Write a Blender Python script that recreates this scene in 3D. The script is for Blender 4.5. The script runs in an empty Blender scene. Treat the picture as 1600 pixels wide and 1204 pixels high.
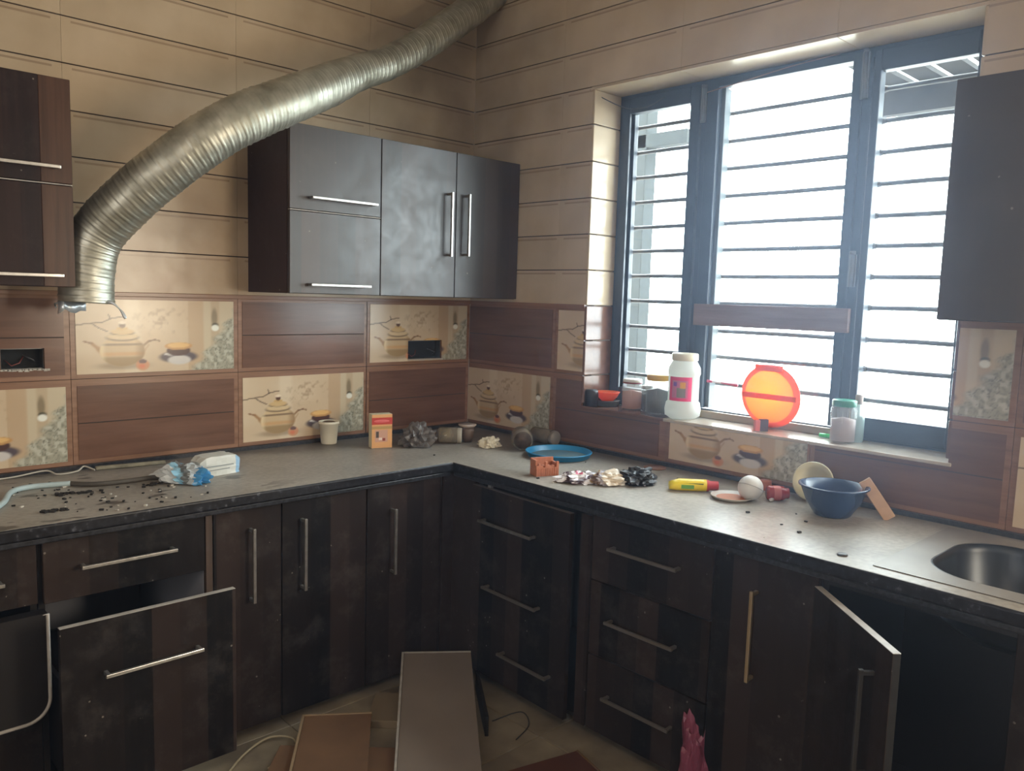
import bpy, bmesh, math, random
import numpy as np
from mathutils import Vector, Matrix, noise
random.seed(7)
C = bpy.context.scene.collection
S = bpy.context.scene
PI = math.pi
# ---------------------------------------------------------------- camera
F_PX = 1264.0
CAM = np.array([-2.6106, -3.0389, 1.4774])
YAW, PITCH, ROLL = 0.7641, 0.1091, 0.0299
fw = np.array([math.sin(YAW)*math.cos(PITCH), math.cos(YAW)*math.cos(PITCH), -math.sin(PITCH)])
r0 = np.array([math.cos(YAW), -math.sin(YAW), 0.0]); u0 = np.cross(r0, fw)
RT = math.cos(ROLL)*r0 + math.sin(ROLL)*u0
UP = -math.sin(ROLL)*r0 + math.cos(ROLL)*u0
cd = bpy.data.cameras.new('camera'); cam = bpy.data.objects.new('camera', cd); C.objects.link(cam)
cam.matrix_world = Matrix(((RT[0], UP[0], -fw[0], CAM[0]), (RT[1], UP[1], -fw[1], CAM[1]), (RT[2], UP[2], -fw[2], CAM[2]), (0, 0, 0, 1)))
cd.sensor_width = 36; cd.lens = F_PX/1600*36; cd.clip_start = 0.02
S.camera = cam
# ---------------------------------------------------------------- light and exposure
S.view_settings.view_transform = 'Standard'; S.view_settings.look = 'None'
S.view_settings.gamma = 1; S.view_settings.use_curve_mapping = False
S.view_settings.exposure = -0.40
w = bpy.data.worlds.new('sky'); S.world = w; w.use_nodes = True
w.node_tree.nodes['Background'].inputs[0].default_value = (0.86, 0.94, 1.0, 1)
w.node_tree.nodes['Background'].inputs[1].default_value = 26.0
def area(name, loc, rot, sx, sy, power, color, portal=False):
    l = bpy.data.lights.new(name, 'AREA'); l.shape = 'RECTANGLE'; l.size = sx; l.size_y = sy
    l.energy = power; l.color = color
    o = bpy.data.objects.new(name, l); C.objects.link(o); o.location = loc; o.rotation_euler = rot
    if portal: l.cycles.is_portal = True
    return o
# daylight arriving through the window (portal) and a second window; two added fill lights
area('window_portal', (0.30, -1.484, 1.685), (0, PI/2, 0), 1.33, 1.47, 1, (1, 1, 1), True)
area('left_fill_light', (-4.3, -2.9, 1.6), (0, -PI/2, 0), 1.6, 1.0, 42, (1.0, 0.95, 0.90))  # added fill from the left side, no doorway there
area('second_window_light', (-0.12, -4.1, 1.5), (PI/2, 0, math.radians(38)), 1.0, 1.1, 105, (1.0, 0.87, 0.70))
area('ceiling_fill_light', (-2.9, -3.6, 2.93), (0, 0, 0), 0.5, 0.5, 34, (1.0, 0.84, 0.66))  # added warm fill for the upper walls, no lamp hangs there

# ---------------------------------------------------------------- rays on real planes
def ray(u, v):
    return fw*F_PX + RT*(u-800) - UP*(v-602)
def onz(u, v, z):
    d = ray(u, v); return Vector(CAM + (z-CAM[2])/d[2]*d)
def onx(u, v, x):
    d = ray(u, v); return Vector(CAM + (x-CAM[0])/d[0]*d)
def ony(u, v, y):
    d = ray(u, v); return Vector(CAM + (y-CAM[1])/d[1]*d)

# ---------------------------------------------------------------- materials
def srgb(r, g, b):
    f = lambda c: ((c/255+0.055)/1.055)**2.4 if c > 10 else c/255/12.92
    return (f(r), f(g), f(b), 1)
MATS = {}
def mat(name, col=(0.5, 0.5, 0.5, 1), rough=0.5, metal=0.0, spec=0.5, noise_amt=0.0, noise_scale=20, bump=0.0, bump_scale=60,
        trans=0.0, coat=0.0, col2=None, detail=4, sub=0.0):
    if name in MATS: return MATS[name]
    m = bpy.data.materials.new(name); m.use_nodes = True; MATS[name] = m
    nt = m.node_tree; b = nt.nodes['Principled BSDF']
    b.inputs['Base Color'].default_value = col; b.inputs['Roughness'].default_value = rough
    b.inputs['Metallic'].default_value = metal; b.inputs['Specular IOR Level'].default_value = spec
    b.inputs['Transmission Weight'].default_value = trans; b.inputs['Coat Weight'].default_value = coat
    if sub:
        b.inputs['Subsurface Weight'].default_value = sub; b.inputs['Subsurface Scale'].default_value = 0.01
    tc = nt.nodes.new('ShaderNodeTexCoord')
    if noise_amt > 0 or col2:
        n = nt.nodes.new('ShaderNodeTexNoise'); n.inputs['Scale'].default_value = noise_scale; n.inputs['Detail'].default_value = detail
        nt.links.new(tc.outputs['Object'], n.inputs['Vector'])
        r = nt.nodes.new('ShaderNodeValToRGB'); r.color_ramp.elements[0].position = 0.35; r.color_ramp.elements[1].position = 0.68
        k = 1-noise_amt
        r.color_ramp.elements[0].color = col2 if col2 else (col[0]*k, col[1]*k, col[2]*k, 1)
        r.color_ramp.elements[1].color = col
        nt.links.new(n.outputs['Fac'], r.inputs['Fac']); nt.links.new(r.outputs['Color'], b.inputs['Base Color'])
    if bump > 0:
        n = nt.nodes.new('ShaderNodeTexNoise'); n.inputs['Scale'].default_value = bump_scale; n.inputs['Detail'].default_value = 3
        nt.links.new(tc.outputs['Object'], n.inputs['Vector'])
        bp = nt.nodes.new('ShaderNodeBump'); bp.inputs['Strength'].default_value = bump; bp.inputs['Distance'].default_value = 0.01
        nt.links.new(n.outputs['Fac'], bp.inputs['Height']); nt.links.new(bp.outputs['Normal'], b.inputs['Normal'])
    return m
class NT:
    """small helper to write node graphs"""
    def __init__(s, m): s.nt = m.node_tree; s.b = s.nt.nodes['Principled BSDF']
    def n(s, t, ins=None, **kw):
        x = s.nt.nodes.new(t)
        for k, v in kw.items(): setattr(x, k, v)
        for k, v in (ins or {}).items():
            if isinstance(v, bpy.types.NodeSocket): s.nt.links.new(v, x.inputs[k])
            else: x.inputs[k].default_value = v
        return x
    def math(s, op, a, b=0.0, c=0.0): return s.n('ShaderNodeMath', {0: a, 1: b, 2: c}, operation=op).outputs[0]
    def mix(s, f, a, b, mode='MIX'):
        return s.n('ShaderNodeMix', {0: f, 6: a, 7: b}, data_type='RGBA', blend_type=mode).outputs[2]
    def ramp(s, f, stops):
        x = s.n('ShaderNodeValToRGB', {0: f}); e = x.color_ramp.elements
        while len(e) < len(stops): e.new(0.5)
        for q, (p, c) in zip(e, stops): q.position = p; q.color = c
        return x.outputs[0]
    def to(s, sock, name): s.nt.links.new(sock, s.b.inputs[name])
def newmat(name, rough=0.5, **kw):
    m = mat(name, rough=rough, **kw); return m, NT(m)

# beige plank tile: soft brown printed line under each groove, tiny marbling
m_beige, g = newmat('beige_plank_tile', rough=0.22)
oc = g.n('ShaderNodeTexCoord').outputs['Object']; sx = g.n('ShaderNodeSeparateXYZ', {0: oc})
zz = g.math('MODULO', g.math('ADD', sx.outputs[2], 0.3), 0.15)
band = g.math('MULTIPLY', g.math('GREATER_THAN', zz, 0.131), g.math('LESS_THAN', zz, 0.138))
xx = sx.outputs[0]
inside = g.math('MULTIPLY', g.math('GREATER_THAN', xx, 0.03), g.math('LESS_THAN', xx, 0.57))
n1 = g.n('ShaderNodeTexNoise', {'Vector': oc, 'Scale': 5.0, 'Detail': 5.0}).outputs[0]
oi = g.n('ShaderNodeObjectInfo').outputs['Random']
base = g.ramp(n1, [(0.3, srgb(186, 166, 138)), (0.7, srgb(206, 187, 160))])
seam = g.math('LESS_THAN', g.math('ABSOLUTE', g.math('SUBTRACT', xx, 0.3)), 0.292)
base = g.mix(g.math('MULTIPLY', g.math('MULTIPLY', band, inside), 0.45), base, srgb(120, 92, 74))
geo = g.n('ShaderNodeNewGeometry').outputs['Position']
ps = g.n('ShaderNodeSeparateXYZ', {0: geo})
# smoke and grease: browner low on the wall near the missing cooker hood
low = g.n('ShaderNodeMapRange', {0: ps.outputs[2], 1: 2.15, 2: 1.45, 3: 0.0, 4: 1.0}).outputs[0]
lft = g.n('ShaderNodeMapRange', {0: ps.outputs[0], 1: -0.9, 2: -1.5, 3: 0.0, 4: 1.0}).outputs[0]
soot = g.math('MULTIPLY', g.math('MULTIPLY', low, lft), g.n('ShaderNodeMapRange', {0: g.n('ShaderNodeTexNoise', {'Vector': geo, 'Scale': 7.0, 'Detail': 4.0}).outputs[0], 1: 0.3, 2: 0.7, 3: 0.35, 4: 0.85}).outputs[0])
base = g.mix(soot, base, srgb(150, 112, 78))
# duct's contact shade painted dark around the upper corner, with some soot mixed in
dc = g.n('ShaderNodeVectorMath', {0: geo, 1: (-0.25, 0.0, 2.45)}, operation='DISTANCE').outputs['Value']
shade_soot = g.math('MULTIPLY', g.n('ShaderNodeMapRange', {0: dc, 1: 0.9, 2: 0.1, 3: 0.0, 4: 1.0}).outputs[0], g.n('ShaderNodeMapRange', {0: g.n('ShaderNodeTexNoise', {'Vector': geo, 'Scale': 3.0, 'Detail': 5.0}).outputs[0], 1: 0.25, 2: 0.7, 3: 0.3, 4: 0.8}).outputs[0])
base = g.mix(shade_soot, base, srgb(92, 80, 68))
dk = g.n('ShaderNodeMapRange', {0: oi, 1: 0.0, 2: 1.0, 3: 0.93, 4: 1.04}).outputs[0]
base = g.n('ShaderNodeVectorMath', {0: base, 3: dk}, operation='SCALE').outputs[0]
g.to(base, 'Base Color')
bp = g.n('ShaderNodeBump', {'Strength': 0.25, 'Distance': 0.004, 'Height': g.n('ShaderNodeTexNoise', {'Vector': oc, 'Scale': 9.0, 'Detail': 2.0}).outputs[0]})
g.to(bp.outputs[0], 'Normal')

def wood_grain(name, c0, c1, c2, rough, scale=(3, 60, 60), dust=0.0, bands=False, bump=0.15, spec=0.5):
    m, g = newmat(name, rough=rough, spec=spec)
    oc = g.n('ShaderNodeTexCoord').outputs['Object']
    mp = g.n('ShaderNodeMapping', {0: oc, 3: scale})
    n1 = g.n('ShaderNodeTexNoise', {'Vector': mp.outputs[0], 'Scale': 1.0, 'Detail': 6.0, 'Roughness': 0.6}).outputs[0]
    col = g.ramp(n1, [(0.28, c0), (0.5, c1), (0.75, c2)])
    if bands:   # broad vertical plank bands printed in the laminate
        geo = g.n('ShaderNodeNewGeometry').outputs['Position']
        p = g.n('ShaderNodeSeparateXYZ', {0: oc})
        rnd = g.n('ShaderNodeObjectInfo').outputs['Random']
        k = g.math('ADD', g.math('ADD', g.math('MULTIPLY', p.outputs[0], 13.0), g.math('MULTIPLY', p.outputs[1], 2.0)), g.math('MULTIPLY', rnd, 30.0))
        vo = g.n('ShaderNodeTexNoise', {'W': g.math('SNAP', k, 1.0), 'Scale': 1.7}, noise_dimensions='1D').outputs[0]
        col = g.mix(g.n('ShaderNodeMapRange', {0: vo, 1: 0.4, 2: 0.62, 3: 0.0, 4: 0.75}).outputs[0], col, bands)
    if dust:
        dn = g.n('ShaderNodeTexNoise', {'Vector': oc, 'Scale': 9.0, 'Detail': 8.0, 'Roughness': 0.75}).outputs[0]
        dm = g.n('ShaderNodeMapRange', {0: dn, 1: 0.5, 2: 0.78, 3: 0.0, 4: dust}).outputs[0]
        col = g.mix(dm, col, srgb(120, 112, 106))
        sp = g.n('ShaderNodeTexVoronoi', {'Vector': oc, 'Scale': 22.0}).outputs['Distance']
        sm = g.math('MULTIPLY', g.math('LESS_THAN', sp, 0.07), g.math('GREATER_THAN', dn, 0.53))
        col = g.mix(g.math('MULTIPLY', sm, 0.55), col, srgb(150, 142, 132))
        rr = g.n('ShaderNodeMapRange', {0: dn, 1: 0.3, 2: 0.8, 3: rough, 4: rough+0.3}).outputs[0]
        g.to(rr, 'Roughness')
    g.to(col, 'Base Color')
    bb = g.n('ShaderNodeBump', {'Strength': bump, 'Distance': 0.002, 'Height': n1}); g.to(bb.outputs[0], 'Normal')
    return m
m_woodtile = wood_grain('brown_wood_tile', srgb(92, 64, 51), srgb(108, 77, 62), srgb(120, 87, 71), 0.2, (2.0, 24, 24))
m_woodedge = wood_grain('brown_tile_border', srgb(120, 86, 66), srgb(138, 102, 80), srgb(150, 114, 92), 0.25, (2.5, 40, 40))
m_lam = wood_grain('dark_laminate', srgb(9, 7, 7), srgb(15, 12, 12), srgb(23, 18, 17), 0.34, (50, 50, 2.0), dust=0.2, bands=srgb(56, 43, 37), spec=0.22)
m_lam_up = wood_grain('dark_gloss_laminate', srgb(20, 15, 15), srgb(30, 22, 21), srgb(42, 30, 27), 0.28, (45, 45, 2.0), dust=0.10, bands=srgb(56, 36, 29), spec=0.85)
m_carc = mat('carcass_board', srgb(150, 150, 156), 0.6)
m_carcd = mat('dark_carcass_board', srgb(26, 22, 22), 0.45, noise_amt=0.3, noise_scale=6)
m_edge = mat('pale_edge_banding', srgb(178, 172, 164), 0.45, noise_amt=0.25, noise_scale=30)
m_grout = mat('dark_groove_grout', srgb(58, 44, 38), 0.8)
m_plaster = mat('plaster', srgb(150, 140, 128), 0.85, bump=0.3)
m_ceil = mat('ceiling_paint', srgb(205, 198, 186), 0.9)
m_frame = mat('dark_window_frame', srgb(34, 46, 58), 0.38, noise_amt=0.2, noise_scale=8)
m_steelbar = mat('grille_steel', srgb(88, 84, 84), 0.5, metal=0.3, noise_amt=0.3)
m_chrome = mat('satin_chrome', srgb(208, 206, 202), 0.28, metal=0.9, noise_amt=0.25, noise_scale=40)
m_foil = None
m_steel = mat('dusty_steel', srgb(120, 120, 118), 0.35, metal=0.7, noise_amt=0.3, noise_scale=10)
def plastic(name, r, gg, b, rough=0.4, **kw): return mat(name, srgb(r, gg, b), rough, **kw)

# countertop: dark granite under grey dust
m_top, g = newmat('dusty_granite', rough=0.4, spec=0.35)
oc = g.n('ShaderNodeTexCoord').outputs['Object']
n1 = g.n('ShaderNodeTexNoise', {'Vector': oc, 'Scale': 3.2, 'Detail': 8.0, 'Roughness': 0.65}).outputs[0]
n2 = g.n('ShaderNodeTexNoise', {'Vector': oc, 'Scale': 60.0, 'Detail': 4.0}).outputs[0]
nm = g.n('ShaderNodeSeparateXYZ', {0: g.n('ShaderNodeNewGeometry').outputs['Normal']}).outputs[2]
dust = g.ramp(n1, [(0.30, srgb(124, 118, 108)), (0.48, srgb(154, 148, 138)), (0.7, srgb(172, 166, 156))])
dust = g.mix(0.18, dust, g.ramp(n2, [(0.35, srgb(70, 62, 56)), (0.65, srgb(185, 178, 168))]))
n3 = g.n('ShaderNodeTexNoise', {'Vector': g.n('ShaderNodeMapping', {0: oc, 3: (1.0, 2.2, 1)}).outputs[0], 'Scale': 8.0, 'Detail': 3.0}).outputs[0]
pp = g.n('ShaderNodeSeparateXYZ', {0: oc})
lftm = g.n('ShaderNodeMapRange', {0: pp.outputs[0], 1: -1.2, 2: -1.5, 3: 0.0, 4: 0.8}).outputs[0]
stain = g.math('MULTIPLY', g.n('ShaderNodeMapRange', {0: n3, 1: 0.60, 2: 0.66, 3: 0.0, 4: 1.0}).outputs[0], lftm)
dust = g.mix(stain, dust, srgb(52, 48, 44))
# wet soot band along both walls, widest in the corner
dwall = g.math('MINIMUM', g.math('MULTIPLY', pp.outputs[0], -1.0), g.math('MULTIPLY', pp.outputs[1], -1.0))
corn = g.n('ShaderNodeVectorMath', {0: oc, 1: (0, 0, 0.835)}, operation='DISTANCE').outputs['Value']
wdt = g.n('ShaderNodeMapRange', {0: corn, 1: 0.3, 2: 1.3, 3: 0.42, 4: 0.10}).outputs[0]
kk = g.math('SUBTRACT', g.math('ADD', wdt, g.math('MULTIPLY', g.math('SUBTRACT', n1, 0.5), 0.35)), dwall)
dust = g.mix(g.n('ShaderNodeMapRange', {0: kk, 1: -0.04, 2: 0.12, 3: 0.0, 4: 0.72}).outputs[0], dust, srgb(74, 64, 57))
gran = g.ramp(n2, [(0.4, srgb(18, 18, 22)), (0.62, srgb(34, 34, 40)), (0.75, srgb(88, 90, 96))])
side = g.math('GREATER_THAN', nm, 0.75)
g.to(g.mix(side, gran, dust), 'Base Color')
g.to(g.n('ShaderNodeMapRange', {0: n1, 1: 0.3, 2: 0.7, 3: 0.30, 4: 0.5}).outputs[0], 'Roughness')
bb = g.n('ShaderNodeBump', {'Strength': 0.15, 'Distance': 0.002, 'Height': n2}); g.to(bb.outputs[0], 'Normal')

# floor tile
m_floor = mat('beige_floor_tile', srgb(150, 138, 116), 0.35, col2=srgb(112, 100, 84), noise_scale=6, detail=8)
m_fgrout = mat('floor_grout', srgb(60, 54, 46), 0.9)
# print colours on tiles
m_print = bpy.data.materials.new('printed_tile'); m_print.use_nodes = True
g = NT(m_print); ca = g.n('ShaderNodeVertexColor', layer_name='Col'); g.to(ca.outputs[0], 'Base Color'); g.b.inputs['Roughness'].default_value = 0.2
# window glass: thin pane, mostly clear
m_glass = bpy.data.materials.new('window_glass'); m_glass.use_nodes = True
nt = m_glass.node_tree; nt.nodes.remove(nt.nodes['Principled BSDF']); out = nt.nodes['Material Output']
mx = nt.nodes.new('ShaderNodeMixShader'); tr = nt.nodes.new('ShaderNodeBsdfTransparent'); gl = nt.nodes.new('ShaderNodeBsdfGlossy'); lw = nt.nodes.new('ShaderNodeLayerWeight'); lw.inputs['Blend'].default_value = 0.5
pw = nt.nodes.new('ShaderNodeMath'); pw.operation = 'POWER'; pw.inputs[1].default_value = 5.0; fr = nt.nodes.new('ShaderNodeMath'); fr.operation = 'MULTIPLY_ADD'; fr.inputs[1].default_value = 0.6; fr.inputs[2].default_value = 0.03
nt.links.new(lw.outputs['Facing'], pw.inputs[0]); nt.links.new(pw.outputs[0], fr.inputs[0])
tr.inputs[0].default_value = (0.95, 0.98, 0.97, 1); gl.inputs['Roughness'].default_value = 0.03
nt.links.new(fr.outputs[0], mx.inputs[0]); nt.links.new(tr.outputs[0], mx.inputs[1]); nt.links.new(gl.outputs[0], mx.inputs[2]); nt.links.new(mx.outputs[0], out.inputs[0])
def clearish(name, col, alpha, rough=0.15):
    if name in MATS: return MATS[name]
    m = mat(name, col, rough); m.node_tree.nodes['Principled BSDF'].inputs['Alpha'].default_value = alpha; return m
def translucent(name, col, fac=0.6):
    m = bpy.data.materials.new(name); m.use_nodes = True; nt = m.node_tree
    b = nt.nodes['Principled BSDF']; b.inputs['Base Color'].default_value = col; b.inputs['Roughness'].default_value = 0.35
    t = nt.nodes.new('ShaderNodeBsdfTranslucent'); t.inputs[0].default_value = col
    mx = nt.nodes.new('ShaderNodeMixShader'); mx.inputs[0].default_value = fac
    nt.links.new(b.outputs[0], mx.inputs[1]); nt.links.new(t.outputs[0], mx.inputs[2]); nt.links.new(mx.outputs[0], nt.nodes['Material Output'].inputs[0])
    return m

# ---------------------------------------------------------------- mesh builder
class MB:
    def __init__(s): s.v = []; s.f = []; s.mi = []; s.m = []; s.sm = []
    def mid(s, m):
        if m not in s.m: s.m.append(m)
        return s.m.index(m)
    def add(s, vs, fs, m, smooth=False, M=None):
        k = len(s.v); i = s.mid(m)
        for v in vs: s.v.append(tuple(M @ Vector(v)) if M is not None else tuple(v))
        for f in fs: s.f.append([a+k for a in f]); s.mi.append(i); s.sm.append(smooth)
    def box(s, x0, x1, y0, y1, z0, z1, m, M=None):
        x0, x1 = min(x0, x1), max(x0, x1); y0, y1 = min(y0, y1), max(y0, y1); z0, z1 = min(z0, z1), max(z0, z1)
        v = [(x, y, z) for z in (z0, z1) for y in (y0, y1) for x in (x0, x1)]
        s.add(v, [(0, 2, 3, 1), (4, 5, 7, 6), (0, 1, 5, 4), (2, 6, 7, 3), (0, 4, 6, 2), (1, 3, 7, 5)], m, False, M); return s
    def lathe(s, prof, m, n=28, M=None, cap0=False, cap1=False, wob=0.0):
        vs = []; fs = []
        for j, (r, z) in enumerate(prof):
            for i in range(n):
                a = 2*PI*i/n; rr = r*(1+wob*math.sin(3*a+j)) ; vs.append((rr*math.cos(a), rr*math.sin(a), z))
        for j in range(len(prof)-1):
            for i in range(n):
                i2 = (i+1) % n; fs.append((j*n+i, j*n+i2, (j+1)*n+i2, (j+1)*n+i))
        if cap0: fs.append(tuple(range(n))[::-1])
        if cap1: fs.append(tuple((len(prof)-1)*n+i for i in range(n)))
        s.add(vs, fs, m, True, M); return s
    def tube(s, pts, r, m, n=10, caps=True, M=None):
        pts = [Vector(p) for p in pts]; vs = []; fs = []; N = len(pts)
        rs = r if isinstance(r, (list, tuple)) else [r]*N
        up = Vector((0, 0, 1)); t0 = (pts[1]-pts[0]).normalized()
        if abs(t0.dot(up)) > 0.9: up = Vector((1, 0, 0))
        a = t0.cross(up).normalized()
        for j, p in enumerate(pts):
            t = (pts[min(j+1, N-1)]-pts[max(j-1, 0)]).normalized()
            a = (a - t*a.dot(t)).normalized(); b = t.cross(a)
            for i in range(n):
                q = 2*PI*i/n; vs.append(tuple(p+(a*math.cos(q)+b*math.sin(q))*rs[j]))
        for j in range(N-1):
            for i in range(n):
                i2 = (i+1) % n; fs.append((j*n+i, j*n+i2, (j+1)*n+i2, (j+1)*n+i))
        if caps: fs += [tuple(range(n))[::-1], tuple((N-1)*n+i for i in range(n))]
        s.add(vs, fs, m, True, M); return s
    def build(s, name, parent=None, loc=(0, 0, 0), rot=(0, 0, 0), bevel=0.0, seg=2):
        me = bpy.data.meshes.new(name); me.from_pydata(s.v, [], s.f)
        for m in s.m: me.materials.append(m)
        me.polygons.foreach_set('material_index', s.mi); me.polygons.foreach_set('use_smooth', s.sm)
        me.validate(); me.update()
        bm = bmesh.new(); bm.from_mesh(me); bmesh.ops.recalc_face_normals(bm, faces=bm.faces); bm.to_mesh(me); bm.free()
        o = bpy.data.objects.new(name, me); C.objects.link(o); o.location = loc; o.rotation_euler = rot
        if parent is not None: o.parent = parent
        if bevel:
            b = o.modifiers.new('bevel', 'BEVEL'); b.width = bevel; b.segments = seg; b.limit_method = 'ANGLE'; b.angle_limit = 0.9
        return o
def tag(o, label, cat, group=None):
    o['label'] = label; o['category'] = cat
    if group is None: group = GROUPS.get(o.name.split('.')[0])
    if group: o['group'] = group
    return o
GROUPS = {'wall_cabinet': 'wall cabinets', 'base_cabinet': 'base cabinets under the worktop', 'glass_jar': 'glass jars on the worktop and sill', 'snack_wrapper': 'snack wrappers on the worktop', 'wire': 'loose wires at the window head'}
def thing(name, label, cat, loc=(0, 0, 0), rotz=0, group=None, rot=None):
    o = bpy.data.objects.new(name, None); C.objects.link(o); o.location = loc
    o.rotation_euler = rot if rot else (0, 0, rotz); o.empty_display_size = 0.05
    return tag(o, label, cat, group)
def struct(o): o['kind'] = 'structure'; return o
def sempty(name, loc=(0, 0, 0), rotz=0):
    o = bpy.data.objects.new(name, None); C.objects.link(o); o.location = loc; o.rotation_euler = (0, 0, rotz); o['kind'] = 'structure'; return o
def shared(me, name, parent, loc):
    o = bpy.data.objects.new(name, me); C.objects.link(o); o.parent = parent; o.location = loc; return o
def rects(x0, x1, z0, z1, holes):
    """split a rectangle into rectangles that leave the holes free"""
    xs = sorted({x0, x1, *[min(max(h[i], x0), x1) for h in holes for i in (0, 1)]})
    zs = sorted({z0, z1, *[min(max(h[i], z0), z1) for h in holes for i in (2, 3)]})
    out = []
    for i in range(len(xs)-1):
        col = []
        for j in range(len(zs)-1):
            cx, cz = (xs[i]+xs[i+1])/2, (zs[j]+zs[j+1])/2
            if xs[i+1]-xs[i] < 1e-5 or zs[j+1]-zs[j] < 1e-5: continue
            if any(h[0] < cx < h[1] and h[2] < cz < h[3] for h in holes): continue
            if col and abs(col[-1][3]-zs[j]) < 1e-6: col[-1][3] = zs[j+1]
            else: col.append([xs[i], xs[i+1], zs[j], zs[j+1]])
        out += col
    return out
def slab(mb, x0, x1, z0, z1, y0, y1, m, holes=()):
    for a, b, c, d in rects(x0, x1, z0, z1, holes): mb.box(a, b, y0, y1, c, d, m)

# ================================================================= ROOM
W_L, W_R, SILL, HEAD = -0.748, -2.22, 1.02, 2.35   # window opening (y, y, z, z)
RH = 3.05; XB, YB = -4.4, -5.2                      # room size
TD = 0.012                                          # tile thickness
# both tiled walls are built in a wall frame: x along the wall to the right, y into the wall, z up
wall_left = sempty('wall_left')                              # photo's left wall: plane y = 0
wall_right = sempty('wall_right', rotz=-PI/2)                # photo's right wall: plane x = 0 (frame x -> -y)
mb = MB(); hL = [(-2.002, -1.874, 1.19, 1.26), (-0.371, -0.173, 1.174, 1.261)]
slab(mb, XB, 0.0, 0, RH, TD, 0.05, m_grout, hL); slab(mb, XB-0.2, 0.25, -0.1, RH+0.1, 0.05, 0.25, m_plaster); mb.build('masonry', wall_left)
mb = MB(); hW = [(-W_L, -W_R, SILL, HEAD)]
hW2 = [(-W_L-0.0, -W_R+0.0, SILL, HEAD)]
slab(mb, 0.0, -YB, 0, RH, TD, 0.06, m_grout, hW); slab(mb, 0.0, -YB+0.2, -0.1, RH+0.1, 0.06, 0.25, m_plaster, hW); mb.build('masonry', wall_right)

# ---- tile kinds, in local coordinates of one tile (x 0-0.6, z 0-0.3)
G = 0.0022
def beige_mb(x0, x1, z0, z1, holes=()):
    mb = MB()
    for k in (0, 1):
        a, b = max(z0, 0.15*k+G), min(z1, 0.15*(k+1)-G)
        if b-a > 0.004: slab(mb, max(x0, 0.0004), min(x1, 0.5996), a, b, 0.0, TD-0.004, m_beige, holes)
    slab(mb, max(x0, 0.0004), min(x1, 0.5996), z0, z1, TD-0.006, TD, m_grout, holes)
    return mb
def wood_mb(x0, x1, z0, z1, holes=()):
    mb = MB(); slab(mb, x0+0.0008, x1-0.0008, z0+0.001, z1-0.001, 0.002, TD, m_woodedge, holes)
    for a0, b0 in ((0.016, 0.143), (0.147, 0.276)):
        a, b = max(z0, a0), min(z1, b0)
        xa, xb = max(x0, 0.018), min(x1, 0.582)
        if b-a > 0.004 and xb-xa > 0.004: slab(mb, xa, xb, a, b, 0.0, 0.004, m_woodtile, holes)
    a, b = max(z0, 0.141), min(z1, 0.149)
    if b-a > 0.004: slab(mb, max(x0, 0.018), min(x1, 0.582), 0.1432, 0.1468, 0.0012, 0.004, m_grout, holes)
    return mb
def smooth(e0, e1, x):
    t = np.clip((x-e0)/(e1-e0), 0, 1); return t*t*(3-2*t)
def lin(c): return np.array(srgb(*c)[:3])
rng = np.random.RandomState(3)
def vnoise(a, b, s, seed):
    r = np.random.RandomState(seed).rand(64, 64); x = a*s; y = b*s
    i = np.floor(x).astype(int); j = np.floor(y).astype(int); fx = x-i; fy = y-j; fx = fx*fx*(3-2*fx); fy = fy*fy*(3-2*fy)
    q = lambda ii, jj: r[ii % 64, jj % 64]
    return (q(i, j)*(1-fx)+q(i+1, j)*fx)*(1-fy)+(q(i, j+1)*(1-fx)+q(i+1, j+1)*fx)*fy
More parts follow.
